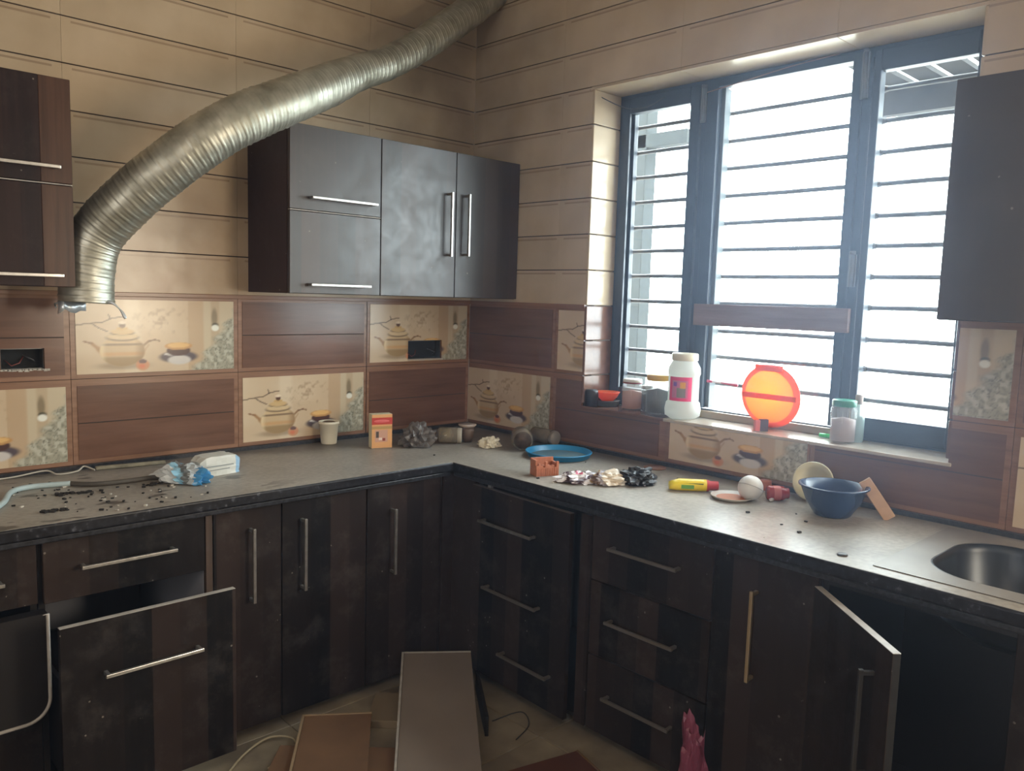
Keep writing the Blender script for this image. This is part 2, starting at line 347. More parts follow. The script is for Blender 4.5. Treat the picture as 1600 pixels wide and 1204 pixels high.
def picture(a, b):
    """printed still life: steaming tea pot, cup on saucer, twig, spoon and gravel.  a, b in 0..1"""
    col = np.empty(a.shape+(3,)); col[:] = lin((210, 190, 162))
    def put(al, c, k=1.0): 
        nonlocal col
        al = (np.clip(al, 0, 1)*k)[..., None]; col = col*(1-al)+lin(c)*al
    def ell(cx, cy, rx, ry, soft=0.18): 
        d = np.sqrt(((a-cx)/rx)**2+((b-cy)/ry)**2); return 1-smooth(1-soft, 1+soft, d)
    def seg(x0, y0, x1, y1, wd):
        ax, ay = a-x0, (b-y0)*0.46; dx, dy = x1-x0, (y1-y0)*0.46
        t = np.clip((ax*dx+ay*dy)/(dx*dx+dy*dy), 0, 1); d = np.hypot(ax-t*dx, ay-t*dy); return 1-smooth(wd*0.5, wd*1.3, d)
    put(vnoise(a, b, 6, 1)*0.6, (196, 170, 138)); put(smooth(0.26, 0.3, a)*(1-smooth(0.36, 0.4, a)), (222, 206, 180), 0.6)
    put(smooth(0.5, 0.8, 0.6*vnoise(a*2, b, 16, 2)+0.4*vnoise(a*2, b, 37, 9))*ell(0.52, 0.72, 0.17, 0.2, 0.5), (150, 122, 92), 0.6)
    put(smooth(0.68, 0.69, a), (188, 160, 128), 0.75); put(smooth(0.78, 0.80, a), (205, 192, 165), 0.8)
    put(smooth(0.83, 0.85, a)*(1-smooth(0.89, 0.91, a)), (178, 150, 118), 0.5)
    rock = smooth(-0.10, 0.10, (a-0.72)*2.9-b+0.05*np.sin(b*30)); gv = vnoise(a*2.2, b, 61, 5); gv2 = vnoise(a*2, b, 23, 6)
    put(rock, (166, 162, 144)); put(rock*smooth(0.4, 0.8, gv), (130, 130, 114), 0.8); put(rock*smooth(0.6, 0.8, gv2), (196, 194, 178), 0.8); put(rock*smooth(0.75, 0.9, gv), (100, 100, 88), 0.6)
    for q in ((0, .655, .07, .68), (.07, .68, .15, .69), (.15, .69, .21, .75), (.21, .75, .28, .77), (.09, .68, .13, .62), (.13, .62, .18, .57), (.2, .74, .19, .8)): put(seg(*q, 0.004), (84, 66, 54), 0.9)
    put(ell(0.27, 0.1, 0.15, 0.05, 0.5), (120, 96, 70), 0.55)                     # shadow
    put(seg(.17, .24, .13, .33, 0.018), (176, 140, 98)); put(seg(.13, .33, .09, .41, 0.011), (168, 130, 92)); put(seg(.09, .41, .045, .44, 0.006), (140, 104, 76))
    put(seg(.39, .36, .43, .43, 0.008), (150, 118, 86)); put(seg(.43, .43, .47, .45, 0.006), (128, 98, 74)); put(seg(.47, .45, .5, .43, 0.005), (128, 98, 74)); put(seg(.37, .2, .43, .38, 0.006), (178, 146, 110), .7)
    body = ell(0.27, 0.30, 0.135, 0.21, 0.06); put(body, (198, 172, 134), 0.9)
    put(body*smooth(0.24, 0.20, b), (160, 134, 96)); put(body*(smooth(0.22, 0.25, b)-smooth(0.27, 0.30, b)), (200, 160, 114)); put(body*smooth(0.40, 0.41, b), (208, 182, 142))
    put(body*(smooth(0.37, 0.385, b)-smooth(0.40, 0.415, b)), (96, 72, 58), 0.75); put(body*smooth(0.33, 0.40, a)*0.7, (140, 108, 74)); put(body*(1-smooth(0.14, 0.18, a)), (238, 220, 180), 0.6)
    put(ell(0.27, 0.485, 0.10, 0.05), (74, 52, 44), 0.9); put(ell(0.27, 0.50, 0.095, 0.045), (210, 186, 146)); put(ell(0.27, 0.545, 0.075, 0.03), (90, 66, 52), .8); put(ell(0.27, 0.565, 0.07, 0.04), (206, 176, 128))
    put(ell(0.27, 0.61, 0.035, 0.022), (200, 166, 112)); put(ell(0.27, 0.655, 0.02, 0.04), (96, 70, 56)); put(ell(0.27, 0.69, 0.024, 0.018), (230, 214, 190))
    put(ell(0.39, 0.1, 0.042, 0.075), (204, 146, 110)); put(ell(0.39, 0.15, 0.025, 0.03), (110, 84, 80)); put(ell(0.385, 0.085, 0.02, 0.03), (216, 110, 80), .6)
    put(ell(0.62, 0.20, 0.125, 0.085), (92, 82, 88)); put(ell(0.625, 0.155, 0.075, 0.065), (206, 200, 194)); put(ell(0.565, 0.24, 0.04, 0.02), (220, 214, 208), .8)
    put(ell(0.62, 0.29, 0.078, 0.075, 0.1), (84, 60, 58)); put(ell(0.62, 0.355, 0.09, 0.055, 0.1), (196, 150, 98)); put(ell(0.62, 0.365, 0.072, 0.036, 0.15), (226, 184, 122))
    put(ell(0.865, 0.76, 0.02, 0.13, 0.4), (120, 108, 84), .75); put(ell(0.87, 0.655, 0.024, 0.03, 0.3), (60, 62, 52), .8); put(ell(0.87, 0.61, 0.026, 0.045, 0.25), (236, 236, 224))
    return col
def decor(name, parent, s0, z0, x0=0.0, x1=0.6, zb=0.0, zt=0.29, holes=()):
    """one printed tile clipped to x0..x1, zb..zt (local)"""
    mb = MB(); slab(mb, x0+0.0008, x1-0.0008, zb+0.001, zt-0.001, 0.002, TD, m_woodedge, holes)
    t = mb.build(name, parent, (s0, 0, z0))
    X0, X1, Z0, Z1 = 0.018, 0.582, 0.016, 0.276
    xa, xb, za, zb2 = max(X0, x0), min(X1, x1), max(Z0, zb), min(Z1, zt)
    nx = max(2, int((xb-xa)/0.0038)); nz = max(2, int((zb2-za)/0.0038))
    xs = np.linspace(xa, xb, nx+1); zs = np.linspace(za, zb2, nz+1)
    A, B = np.meshgrid(xs, zs, indexing='ij'); col = picture((A-X0)/(X1-X0), (B-Z0)/(Z1-Z0)).reshape(-1, 3)
    idx = np.arange((nx+1)*(nz+1)).reshape(nx+1, nz+1)
    q = np.stack([idx[:-1, :-1], idx[1:, :-1], idx[1:, 1:], idx[:-1, 1:]], -1).reshape(-1, 4)
    if holes:
        cx = ((A[:-1, :-1]+A[1:, 1:])/2).reshape(-1); cz = ((B[:-1, :-1]+B[1:, 1:])/2).reshape(-1); keep = np.ones(len(q), bool)
        for h in holes: keep &= ~((cx > h[0]) & (cx < h[1]) & (cz > h[2]) & (cz < h[3]))
        q = q[keep]
    vs = np.stack([A.reshape(-1), np.zeros(A.size), B.reshape(-1)], -1)
    me = bpy.data.meshes.new('picture'); me.from_pydata(vs.tolist(), [], q.tolist()); me.materials.append(m_print)
    at = me.color_attributes.new('Col', 'FLOAT_COLOR', 'POINT'); at.data.foreach_set('color', np.concatenate([col, np.ones((len(col), 1))], 1).astype(np.float32).reshape(-1)); me.update()
    shared(me, 'printed_picture', t, (0, 0, 0))['label'] = 'printed tea pot and cup on a cream tile'
    return t
UL = -0.595
# ---- left wall tiles
full_beige = None
for n in range(-1, 4):
    s0 = UL-0.6*(n+1)
    for k in range(6):
        z0 = 1.45+0.3*k
        if n == -1:
            x1 = -UL; h = min(0.3, RH-z0)
            if h > 0.02: beige_mb(0, x1, 0, h).build('tile', wall_left, (s0+0.0, 0, z0))
            continue
        h = min(0.3, RH-z0)
        if h < 0.02: continue
        if h > 0.29:
            if full_beige is None: full_beige = beige_mb(0, 0.6, 0, 0.3).build('tile', wall_left, (s0, 0, z0))
            else: shared(full_beige.data, 'tile', wall_left, (s0, 0, z0))
        else: beige_mb(0, 0.6, 0, h).build('tile', wall_left, (s0, 0, z0))
wood_full = wood_mb(0, 0.6, 0, 0.3)
wfo = wood_full.build('wood_tile', wall_left, (UL-0.6, 0, 1.15))
for s0, z0 in ((UL-1.8, 0.85-0.0), (UL-2.4, 1.15)): pass
def wl(s0, z0): return shared(wfo.data, 'wood_tile', wall_left, (s0, 0, z0))
decor('printed_tile', wall_left, -0.6, 1.15, 0, 0.6, holes=[(0.229, 0.427, 0.024, 0.111)])
decor('printed_tile', wall_left, UL-1.2, 1.15)
wood_mb(0, 0.6, 0, 0.3, [(-2.002-(UL-1.8), -1.874-(UL-1.8), 0.04, 0.11)]).build('wood_tile', wall_left, (UL-1.8, 0, 1.15))
decor('printed_tile', wall_left, UL-2.4, 1.15)
wl(-0.6, 0.85); decor('printed_tile', wall_left, UL-0.6, 0.85, zt=0.3); wl(UL-1.2, 0.85); decor('printed_tile', wall_left, UL-1.8, 0.85, zt=0.3); wl(UL-2.4, 0.85)
MB().box(-3.0, -0.0, -0.004, TD, 1.437, 1.453, m_woodedge).build('tile_border', wall_left, bevel=0.002)
# ---- right wall tiles (frame x = -y)
ho = lambda s0, z0: [(-W_L-s0, -W_R-s0, SILL-z0, HEAD-z0)]
for n in range(0, 6):
    s0 = 0.58 + 0.6*(n-1) if n else 0.0; wd = 0.6 if n else 0.58
    for k in range(6):
        z0 = 1.45+0.3*k; h = min(0.3, RH-z0)
        if h < 0.02: continue
        H = ho(s0, z0)[0]
        touches = H[0] < wd and H[1] > 0 and H[2] < h-1e-4 and H[3] > 1e-4
        if touches and H[0] <= 0 and H[1] >= wd: continue
        if not touches and wd == 0.6 and h > 0.29: shared(full_beige.data, 'tile', wall_right, (s0, 0, z0))
        else: beige_mb(0, wd, 0, h, [H] if touches else ()).build('tile', wall_right, (s0, 0, z0))
def wr(s0, z0, x0=0, x1=0.6, zb=0, zt=0.3, H=()): return wood_mb(x0, x1, zb, zt, H).build('wood_tile', wall_right, (s0, 0, z0))
wr(-0.02, 1.15, 0.02, 0.6); decor('printed_tile', wall_right, 0.58, 1.15, 0, 0.168); decor('printed_tile', wall_right, 1.785, 1.15, 0.435, 0.6)
wr(2.385, 1.15); decor('printed_tile', wall_right, -0.02, 0.85, 0.02, 0.6, zt=0.3)
wr(0.6-0.02, 0.85, 0, 0.62-0.0, H=[(0.168, 0.7, 0.17, 0.31)]); decor('printed_tile', wall_right, 1.195, 0.85, 0, 0.59, zt=0.17)
wr(1.785, 0.85, H=[(-0.1, 0.435, 0.17, 0.31)]); decor('printed_tile', wall_right, 2.385, 0.85, zt=0.3)
mb = MB(); slab(mb, 0.0, 3.0, 1.437, 1.453, -0.004, TD, m_woodedge, hW); mb.build('tile_border', wall_right)
# reveals: tiled jambs, soffit and sill
FX = 0.172
for k in range(-3, 6):
    a, b = max(SILL+0.012, 1.45+0.15*k+G), min(HEAD-0.012, 1.45+0.15*(k+1)-G)
    if b-a < 0.01: continue
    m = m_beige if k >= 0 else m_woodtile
    for s, e in ((-W_L-0.002, -W_L+0.010), (-W_R-0.010, -W_R+0.002)):
        MB().box(s, e, 0.001, 0.25, 0, b-a, m).build('reveal_tile', wall_right, (0, 0, a), bevel=0.003)
for i in range(3):
    a, b = [0.738, 1.18, 1.78, 2.23][i:i+2]
    MB().box(0, b-a-0.001, 0.001, 0.25, 0, 0.012, m_beige).build('reveal_tile', wall_right, (a, 0, HEAD-0.011), bevel=0.002)
m_sill = mat('sill_tile', srgb(196, 184, 168), 0.22, noise_amt=0.25, noise_scale=12)
for i in range(3):
    a, b = [0.738, 1.18, 1.78, 2.23][i:i+2]
    MB().box(0, b-a-0.001, -0.004, 0.26, 0, 0.012, m_woodtile if i == 0 else m_sill).build('sill_tile', wall_right, (a, 0, SILL-0.011), bevel=0.003)
# socket holes
m_hole = mat('dark_recess', srgb(24, 24, 24), 0.8, noise_amt=0.5, noise_scale=30)
def hole_box(parent, x0, x1, z0, z1):
    mb = MB(); d = 0.048
    mb.box(x0, x1, d-0.003, d, z0, z1, m_hole); mb.box(x0, x0+0.003, TD, d, z0, z1, m_steel); mb.box(x1-0.003, x1, TD, d, z0, z1, m_steel)
    mb.box(x0, x1, TD, d, z0, z0+0.003, m_steel); mb.box(x0, x1, TD, d, z1-0.003, z1, m_steel)
    mb.tube([(x0+0.02, 0.046, z0+0.03), (x0+0.035, 0.02, z0+0.012), (x0+0.06, 0.03, z0+0.02), (x0+0.075, 0.046, z0+0.04)], 0.002, plastic('wire_red', 120, 60, 50))
    mb.tube([(x1-0.02, 0.046, z0+0.02), (x1-0.03, 0.015, z0+0.03), (x1-0.055, 0.046, z0+0.045)], 0.002, plastic('wire_grey', 90, 90, 92))
    mb.build('socket_box', parent)
hole_box(wall_left, *hL[0]); hole_box(wall_left, *hL[1])
mb = MB()   # chipped plaster along the lower lip of the open socket holes
for x0, x1, z0 in ((-2.004, -1.868, 1.19), (-0.372, -0.170, 1.174)):
    x = x0
    while x < x1:
        w_ = random.uniform(0.008, 0.018); mb.box(x, x+w_, -0.0015, 0.006, z0-random.uniform(0.003, 0.008), z0+0.001, plastic('chipped_plaster', 190, 182, 170, 0.9)); x += w_*0.8
mb.build('chipped_edge', wall_left)

# ---- other walls, floor, ceiling
o = MB(); o.box(XB-0.2, XB, YB-0.2, 0.0, -0.1, RH+0.1, mat('side_wall', srgb(128, 112, 92), 0.6)); struct(o.build('wall_side'))
o = MB(); OPN = [(-3.95, -2.45, -0.2, 2.4)]
for a, b, c, d in rects(XB, 0.0, -0.1, RH+0.1, []): o.box(a, b, YB-0.15, YB, c, d, mat('back_wall', srgb(128, 112, 92), 0.6))
struct(o.build('wall_back'))
o = MB().box(XB-0.2, 0.25, YB-0.2, 0.25, RH, RH+0.12, m_ceil).build('ceiling'); struct(o)
fl = sempty('floor'); MB().box(XB-0.2, 0.25, YB-1.5, 0.25, -0.12, -0.012, m_fgrout).build('screed', fl)
ft = None
for i in range(8):
    for j in range(9):
        x = -0.12-0.6*(i+1); y = -0.05-0.6*(j+1)
        if x < XB-0.6 or y < YB: continue
        if ft is None: ft = MB().box(0.0015, 0.5985, 0.0015, 0.5985, -0.012, 0.0, m_floor).build('floor_tile', fl, (x, y, 0), bevel=0.0015, seg=1)
        else:
            q = shared(ft.data, 'floor_tile', fl, (x, y, 0)); b = q.modifiers.new('bevel', 'BEVEL'); b.width = 0.0015; b.segments = 1

# ---- lens glare by the window imitated with an added faint blue haze
HAZE_NEAR, HAZE_FAR = 0.17, 0.010
m_haze = bpy.data.materials.new('glare_veil'); m_haze.use_nodes = True
nt = m_haze.node_tree; nt.nodes.remove(nt.nodes['Principled BSDF']); vsn = nt.nodes.new('ShaderNodeVolumeScatter')
vsn.inputs['Anisotropy'].default_value = 0.45; vsn.inputs['Color'].default_value = (0.58, 0.72, 1.0, 1)
tcn = nt.nodes.new('ShaderNodeNewGeometry'); vd = nt.nodes.new('ShaderNodeVectorMath'); vd.operation = 'DISTANCE'; vd.inputs[1].default_value = (-0.1, -2.45, 1.85)
mr = nt.nodes.new('ShaderNodeMapRange'); mr.interpolation_type = 'SMOOTHSTEP'
mr.inputs[1].default_value = 0.2; mr.inputs[2].default_value = 1.6; mr.inputs[3].default_value = HAZE_NEAR; mr.inputs[4].default_value = HAZE_FAR
nt.links.new(tcn.outputs['Position'], vd.inputs[0]); nt.links.new(vd.outputs['Value'], mr.inputs[0]); nt.links.new(mr.outputs[0], vsn.inputs['Density'])
nt.links.new(vsn.outputs[0], nt.nodes['Material Output'].inputs['Volume'])
o = MB().box(XB+0.01, -0.005, YB+0.01, -0.005, 0.003, RH-0.005, m_haze).build('haze'); o['kind'] = 'stuff'; tag(o, 'added faint bluish haze imitating lens glare near the bright window', 'haze')

# ================================================================= WINDOW
win = sempty('window_1', (0, 0, 0)); FD = 0.055
zT, zB = HEAD-0.010, SILL+0.002
mb = MB(); F0, F1 = FX, FX+FD
mb.box(F0, F1, -0.75, -0.815, zB, zT, m_frame); mb.box(F0, F1, -2.155, -2.22, zB, zT, m_frame)
mb.box(F0, F1, -0.8, -2.17, 2.305, zT, m_frame); mb.box(F0, F1, -0.8, -2.17, zB, 1.055, m_frame)
mb.box(F0, F1, -1.165, -1.205, 1.05, 2.31, m_frame); mb.box(F0, F1, -1.795, -1.83, 1.05, 2.31, m_frame)
mb.build('window_frame', win, bevel=0.003)
def sash(y0, y1, z0, z1, gy0, gy1, gz0, gz1, nm='sash'):
    mb = MB()
    X0, X1 = FX-0.008, FX+0.032
    mb.box(X0, X1, y0, gy0, z0, z1, m_frame); mb.box(X0, X1, gy1, y1, z0, z1, m_frame); mb.box(X0, X1, gy0, gy1, gz1, z1, m_frame); mb.box(X0, X1, gy0, gy1, z0, gz0, m_frame)
    s = mb.build(nm, win, bevel=0.003)
    MB().box(FX+0.01, FX+0.014, gy0+0.004, gy1-0.004, gz0-0.004, gz1+0.004, m_glass).build('pane', s)
    return s
sash(-0.775, -1.160, 1.03, 2.325, -0.815, -1.116, 1.100, 2.260); sash(-1.835, -2.2, 1.03, 2.325, -1.860, -2.152, 1.103, 2.256)
MB().box(FX+0.02, FX+0.024, -1.21, -1.79, 1.06, 2.30, m_glass).build('pane', win)
mb = MB(); P0, P1 = FX-0.012, FX+0.03
mb.box(P0, P1, -1.195, -1.246, 1.058, 2.33, m_frame); mb.box(P0, P1, -1.765, -1.80, 1.058, 2.33, m_frame); mb.box(P0, P1, -1.24, -1.77, 2.302, 2.33, m_frame)
mb.build('centre_frame', win, bevel=0.003)
MB().box(FX+0.012, FX+0.055, -1.240, -1.262, 1.06, 2.30, plastic('lit_frame_grey', 84, 92, 96, 0.45)).build('lit_side_strip', win, bevel=0.002)  # added strip, its paler grey stands for the lit inner frame side
mb = MB().box(FX-0.02, FX+0.0, -1.23, -1.80, SILL+0.001, SILL+0.03, plastic('cream_track', 150, 132, 106)); mb.build('window_track', win, bevel=0.003)
gx = FX+0.075
def gz(z): return 1.4774+(z-1.4774)*((gx-CAM[0])/(FX-CAM[0]))
def gy(y): return CAM[1]+(y-CAM[1])*((gx-CAM[0])/(FX-CAM[0]))
zs_ = [2.195, 2.092, 1.99, 1.887, 1.783, 1.683, 1.580, 1.476, 1.368, 1.268, 1.163]
for y0, y1 in ((-0.77, -1.18), (-1.2, -1.80), (-1.82, -2.20)):
    for z in zs_:
        sag = random.uniform(-0.002, 0.002)
        mb = MB().tube([(gx, y0, gz(z)), (gx, (y0+y1)/2, gz(z)+sag), (gx, y1, gz(z))], 0.0085, m_steelbar, 8)
        for e, q in ((y0, -1), (y1, 1)): mb.tube([(gx, e, gz(z)), (gx, e+q*0.035, gz(z))], [0.017, 0.009], m_steelbar, 8)
        mb.build('grille_bar', win)
for y, z, h in ((-1.185, 2.24, 0.13), (-1.812, 2.245, 0.15), (-1.815, 1.60, 0.11)):
    mb = MB(); M = Matrix.Translation((FX-0.019, y, z)); mb.tube([(0, 0, -h/2), (0, 0, h/2)], 0.008, m_steel, 10, M=M); mb.box(-0.001, 0.006, -0.013, 0.013, -h/2, h/2, m_steel, M=M)
    mb.tube([(0, 0, h/2), (0, 0, h/2+0.012)], 0.011, m_steel, 8, M=M); mb.build('hinge', win)
# loose wires at the window head
m_wire = plastic('dark_wire', 60, 58, 60)
def cable(pts, n=10):
    P = [Vector(p) for p in pts]; out = []
    for i in range(len(P)-1):
        a, b, c, d = P[max(i-1, 0)], P[i], P[i+1], P[min(i+2, len(P)-1)]
        for k in range(n):
            t = k/n; out.append(0.5*((2*b)+(c-a)*t+(2*a-5*b+4*c-d)*t*t+(3*b-a-3*c+d)*t**3))
    return out+[P[-1]]
o = MB().tube(cable([(0.0, -0.73, 2.34), (0.06, -0.77, 2.305), (0.12, -0.84, 2.27), (0.155, -0.92, 2.275), (0.158, -0.99, 2.30)]), 0.0022, m_wire, 6).build('wire')
tag(o, 'thin dark wire sagging across the upper left corner of the window', 'wire')
o = MB().tube(cable([(0.150, -1.20, 2.285), (0.148, -1.35, 2.30), (0.150, -1.55, 2.322), (0.152, -1.72, 2.332)]), 0.0018, plastic('brown_wire', 130, 84, 66), 6).build('wire')
tag(o, 'thin reddish brown wire lying along the head of the centre window pane', 'wire')
# brown board across the window
m_board = wood_grain('weathered_board', srgb(112, 84, 74), srgb(130, 100, 90), srgb(146, 116, 104), 0.6, (40, 3, 40))
a = onx(1080, 475, 0.137); b_ = onx(1322, 480, 0.137)
o = MB().box(0.137, 0.158, -1.200, -1.822, 1.388, 1.472, m_board).build('wooden_board', bevel=0.002)
tag(o, 'weathered brown wooden board nailed across the centre window pane', 'board')

# ================================================================= OUTSIDE
o = MB().box(0.25, 14, -14, 12, -0.5, -0.3, mat('yard_concrete', srgb(170, 166, 158), 0.9, noise_amt=0.2, noise_scale=2)).build('yard_ground'); struct(o)
m_out = mat('grey_concrete', srgb(50, 54, 54), 0.9, noise_amt=0.2)
o = MB().box(1.15, 1.25, -0.055, -0.150, -0.3, 2.6, m_out).build('outdoor_post', bevel=0.004); tag(o, 'grey post outside, seen through the left window pane', 'post')
pr = thing('porch_roof', 'grey slatted porch roof seen through the top of the window', 'roof', (1.1, -1.5, 2.40))
m_slat = mat('porch_slat', srgb(44, 43, 42), 0.9, noise_amt=0.2)
for i in range(7):
    y = -1.50-0.14*i
    MB().box(-0.45, 0.55, -0.05, 0.05, -0.01, 0.01, m_slat).build('slat', pr, (0, y+1.5, 0.08))
MB().box(-0.02, 0.03, -1.2, 0.1, -0.035, 0.035, m_slat).build('beam', pr, (0.12, 0, 0.03)); MB().box(-0.02, 0.03, -1.2, 0.1, -0.03, 0.03, m_slat).build('beam', pr, (0.02, 0, -0.05))
o = MB().box(1.15, 1.22, 0.1, -0.42, 2.335, 2.41, m_out).build('outdoor_beam', bevel=0.003); tag(o, 'short grey beam outside above the post, seen through the top of the left pane', 'beam')

# ================================================================= CABINETS (wall frame: x right, y = -depth, z up)
def handle(parent, x, z, L, vertical, yf, m=m_chrome):
    """square bar handle on two feet; x,z centre; yf = face plane"""
    mb = MB(); h = L/2; so = 0.028
    if vertical:
        mb.box(x-0.005, x+0.005, yf-so-0.007, yf-so+0.003, z-h, z+h, m)
        for e in (-h+0.008, h-0.008): mb.box(x-0.005, x+0.005, yf-so, yf-0.0005, z+e-0.005, z+e+0.005, m)
    else:
        mb.box(x-h, x+h, yf-so-0.007, yf-so+0.003, z-0.005, z+0.005, m)
        for e in (-h+0.008, h-0.008): mb.box(x+e-0.005, x+e+0.005, yf-so, yf-0.0005, z-0.005, z+0.005, m)
    o = mb.build('handle', parent, bevel=0.0015); return o
def carcass(x0, x1, z0, z1, yb, yf, m, mi, t=0.016, shelf=None, front_open=False):
    mb = MB(); mb.box(x0, x0+t, yf, yb, z0, z1, m); mb.box(x1-t, x1, yf, yb, z0, z1, m)
    mb.box(x0+t, x1-t, yf, yb, z0, z0+t, m); mb.box(x0+t, x1-t, yf, yb, z1-t, z1, m); mb.box(x0+t, x1-t, yb-0.006, yb, z0+t, z1-t, mi)
    if shelf: mb.box(x0+t, x1-t, yf+0.02, yb-0.006, shelf-0.008, shelf+0.008, mi)
    return mb
def front(parent, name, x0, x1, z0, z1, yf, m, t=0.017, edge=None, gap=0.0015, strip=False):
    xs_ = -1.948 if strip else x1-gap
    mb = MB().box(x0+gap, xs_, yf, yf+t, z0+gap, z1-gap, m)
    if strip: mb.box(xs_, x1-gap, yf, yf+t, z0+gap, z1-gap, m_strip)
    if edge: mb.box(x0+gap, x1-gap, yf-0.0003, yf+t, z1-gap, z1-gap+0.0012, edge)
    return mb.build(name, parent, bevel=0.0012, seg=1)
m_lam_left = wood_grain('dark_brown_laminate', srgb(26, 17, 17), srgb(38, 25, 25), srgb(52, 34, 31), 0.32, (45, 45, 2.0), dust=0.12, bands=srgb(60, 38, 32), spec=0.2)
m_strip = wood_grain('brown_reflection_band', srgb(56, 36, 28), srgb(74, 50, 39), srgb(88, 62, 48), 0.35, (50, 50, 2), spec=0.3)  # warm reflection on the left cabinet painted in as a brown band
# ---- upper cabinets, left wall (face y = -0.33)
UF, UB = -0.33, -0.002; Z0, Z1 = 1.466, 2.077
uc = [('wall_cabinet', -2.266, -1.862, 'flap', 'dark brown wall cabinet with two flap doors at the left edge beside the duct'),
      ('wall_cabinet', -1.152, -0.757, 'flap', 'dark glossy wall cabinet with two stacked flap doors and horizontal handles'),
      ('wall_cabinet', -0.756, -0.003, 'pair', 'dark glossy corner wall cabinet with two doors and paired vertical handles')]
for nm, x0, x1, kind, lab in uc:
    t = thing(nm, lab, 'cabinet', (0, 0, 0))
    mlu = m_lam_left if x0 < -2 else m_lam_up
    carcass(x0, x1, Z0, Z1, UB, UF+0.018, m_lam_left, m_carcd, shelf=1.77).build('body', t)
    if kind == 'flap':
        d = front(t, 'flap_door', x0, x1, 1.771, Z1, UF, mlu, strip=x0 < -2); handle(d, -0.934 if x0 > -1.5 else -2.045, 1.816, 0.285, False, UF)
        MB().box(x0+0.002, x1-0.002, UF-0.0015, UF+0.015, 1.7675, 1.7705, m_edge).build('door_edge_strip', t)
        d = front(t, 'flap_door', x0, x1, Z0, 1.767, UF, mlu, strip=x0 < -2); handle(d, -0.950 if x0 > -1.5 else -2.045, 1.500, 0.262 if x0 > -1.5 else 0.285, False, UF)
    else:
        d = front(t, 'door', x0, -0.376, Z0, Z1, UF, m_lam_up); handle(d, -0.420, 1.771, 0.268, True, UF)
        d = front(t, 'door', -0.375, x1, Z0, Z1, UF, m_lam_up); handle(d, -0.325, 1.775, 0.264, True, UF)
# worn pale patch of paint on the double door: handled by dust in the laminate
# ---- upper cabinet on the right wall, beyond the window
t = thing('wall_cabinet', 'dark wall cabinet to the right of the window, cut by the photo edge', 'cabinet', (0, 0, 0), -PI/2)
carcass(2.262, 2.86, 1.450, 2.062, UB, UF+0.018, m_lam_up, m_carcd).build('body', t)
d = front(t, 'door', 2.262, 2.56, 1.450, 2.062, UF, m_lam_up); d = front(t, 'door', 2.561, 2.86, 1.450, 2.062, UF, m_lam_up); handle(d, 2.61, 1.72, 0.264, True, UF)

# ---- base cabinets
LF, RF = -0.635, -0.605; BZ0, BZ1 = 0.035, 0.796; TOPZ = 0.835
# left run
t = thing('base_cabinet', 'dark base cabinet at the far left with a rounded pale-edged pull-out front', 'cabinet')
carcass(-2.50, -2.062, BZ0, BZ1, -0.03, LF+0.02, m_carcd, m_carcd).build('body', t)
d = front(t, 'drawer_front', -2.50, -2.062, 0.61, BZ1-0.005, LF, m_lam); handle(d, -2.27, 0.69, 0.25, False, LF)
# rounded pull-out front with pale trim
mb = MB(); yq = LF-0.045; R_ = 0.06; x1, z0, z1 = -2.052, 0.30, 0.597; ring = []
for k in range(9): a = -PI/2+PI/2*k/8; ring.append((x1-R_+R_*math.cos(a), z0+R_+R_*math.sin(a)))
outl = [(-2.50, z1), (-2.50, z0)]+ring+[(x1, z1)]
n_ = len(outl); mb.add([(x, yq, z) for x, z in outl]+[(x, yq+0.04, z) for x, z in outl], [tuple(range(n_)), tuple(range(2*n_-1, n_-1, -1))]+[(i, (i+1) % n_, n_+(i+1) % n_, n_+i) for i in range(n_)], m_carcd)
d = mb.build('pull_out_front', t)
mb = MB(); mb.tube([(-2.50, yq, z0)]+[(x, yq, z) for x, z in ring]+[(x1, yq, z1-0.003), (x1-0.03, yq+0.012, z1-0.006)], 0.0048, m_edge, 8); mb.build('pale_trim', d)['label'] = 'pale worn edge trim'
front(t, 'lower_panel', -2.50, -2.062, BZ0, 0.285, LF, m_lam)
t = thing('base_cabinet', 'dark base cabinet with a closed top drawer over a pulled-out deep drawer', 'cabinet')
mb = carcass(-2.058, -1.578, BZ0, BZ1, -0.03, LF+0.02, m_carcd, m_carc)
mb.box(-1.598, -1.5945, LF+0.03, -0.04, 0.06, 0.60, m_carc); mb.build('body', t)
d = front(t, 'drawer', -2.050, -1.602, 0.604, BZ1-0.004, LF, m_lam); handle(d, -1.829, 0.697, 0.262, False, LF)
YD = -0.82
mb = MB().box(-2.060, -1.590, YD, YD+0.018, 0.092, 0.5965, m_lam).box(-2.060, -1.590, YD-0.0003, YD+0.018, 0.5965, 0.5985, m_edge)
d = mb.build('open_drawer', t, bevel=0.001, seg=1)
handle(d, -1.830, 0.452, 0.262, False, YD)
mb = MB(); ya, yb = YD+0.018, -0.30
mb.box(-2.03, -2.018, ya, yb, 0.12, 0.40, m_carcd); mb.box(-1.632, -1.62, ya, yb, 0.12, 0.40, m_carc); mb.box(-2.018, -1.632, yb-0.012, yb, 0.12, 0.40, m_carcd); mb.box(-2.018, -1.632, ya, yb-0.012, 0.12, 0.13, m_carc)
mb.build('drawer_box', d)
MB().box(-1.600, -1.580, LF-0.002, LF+0.015, BZ0, BZ1-0.002, wood_grain('brown_laminate_strip', srgb(50, 38, 32), srgb(72, 56, 46), srgb(88, 70, 58), 0.4, (50, 50, 2), dust=0.2)).build('side_strip', t)
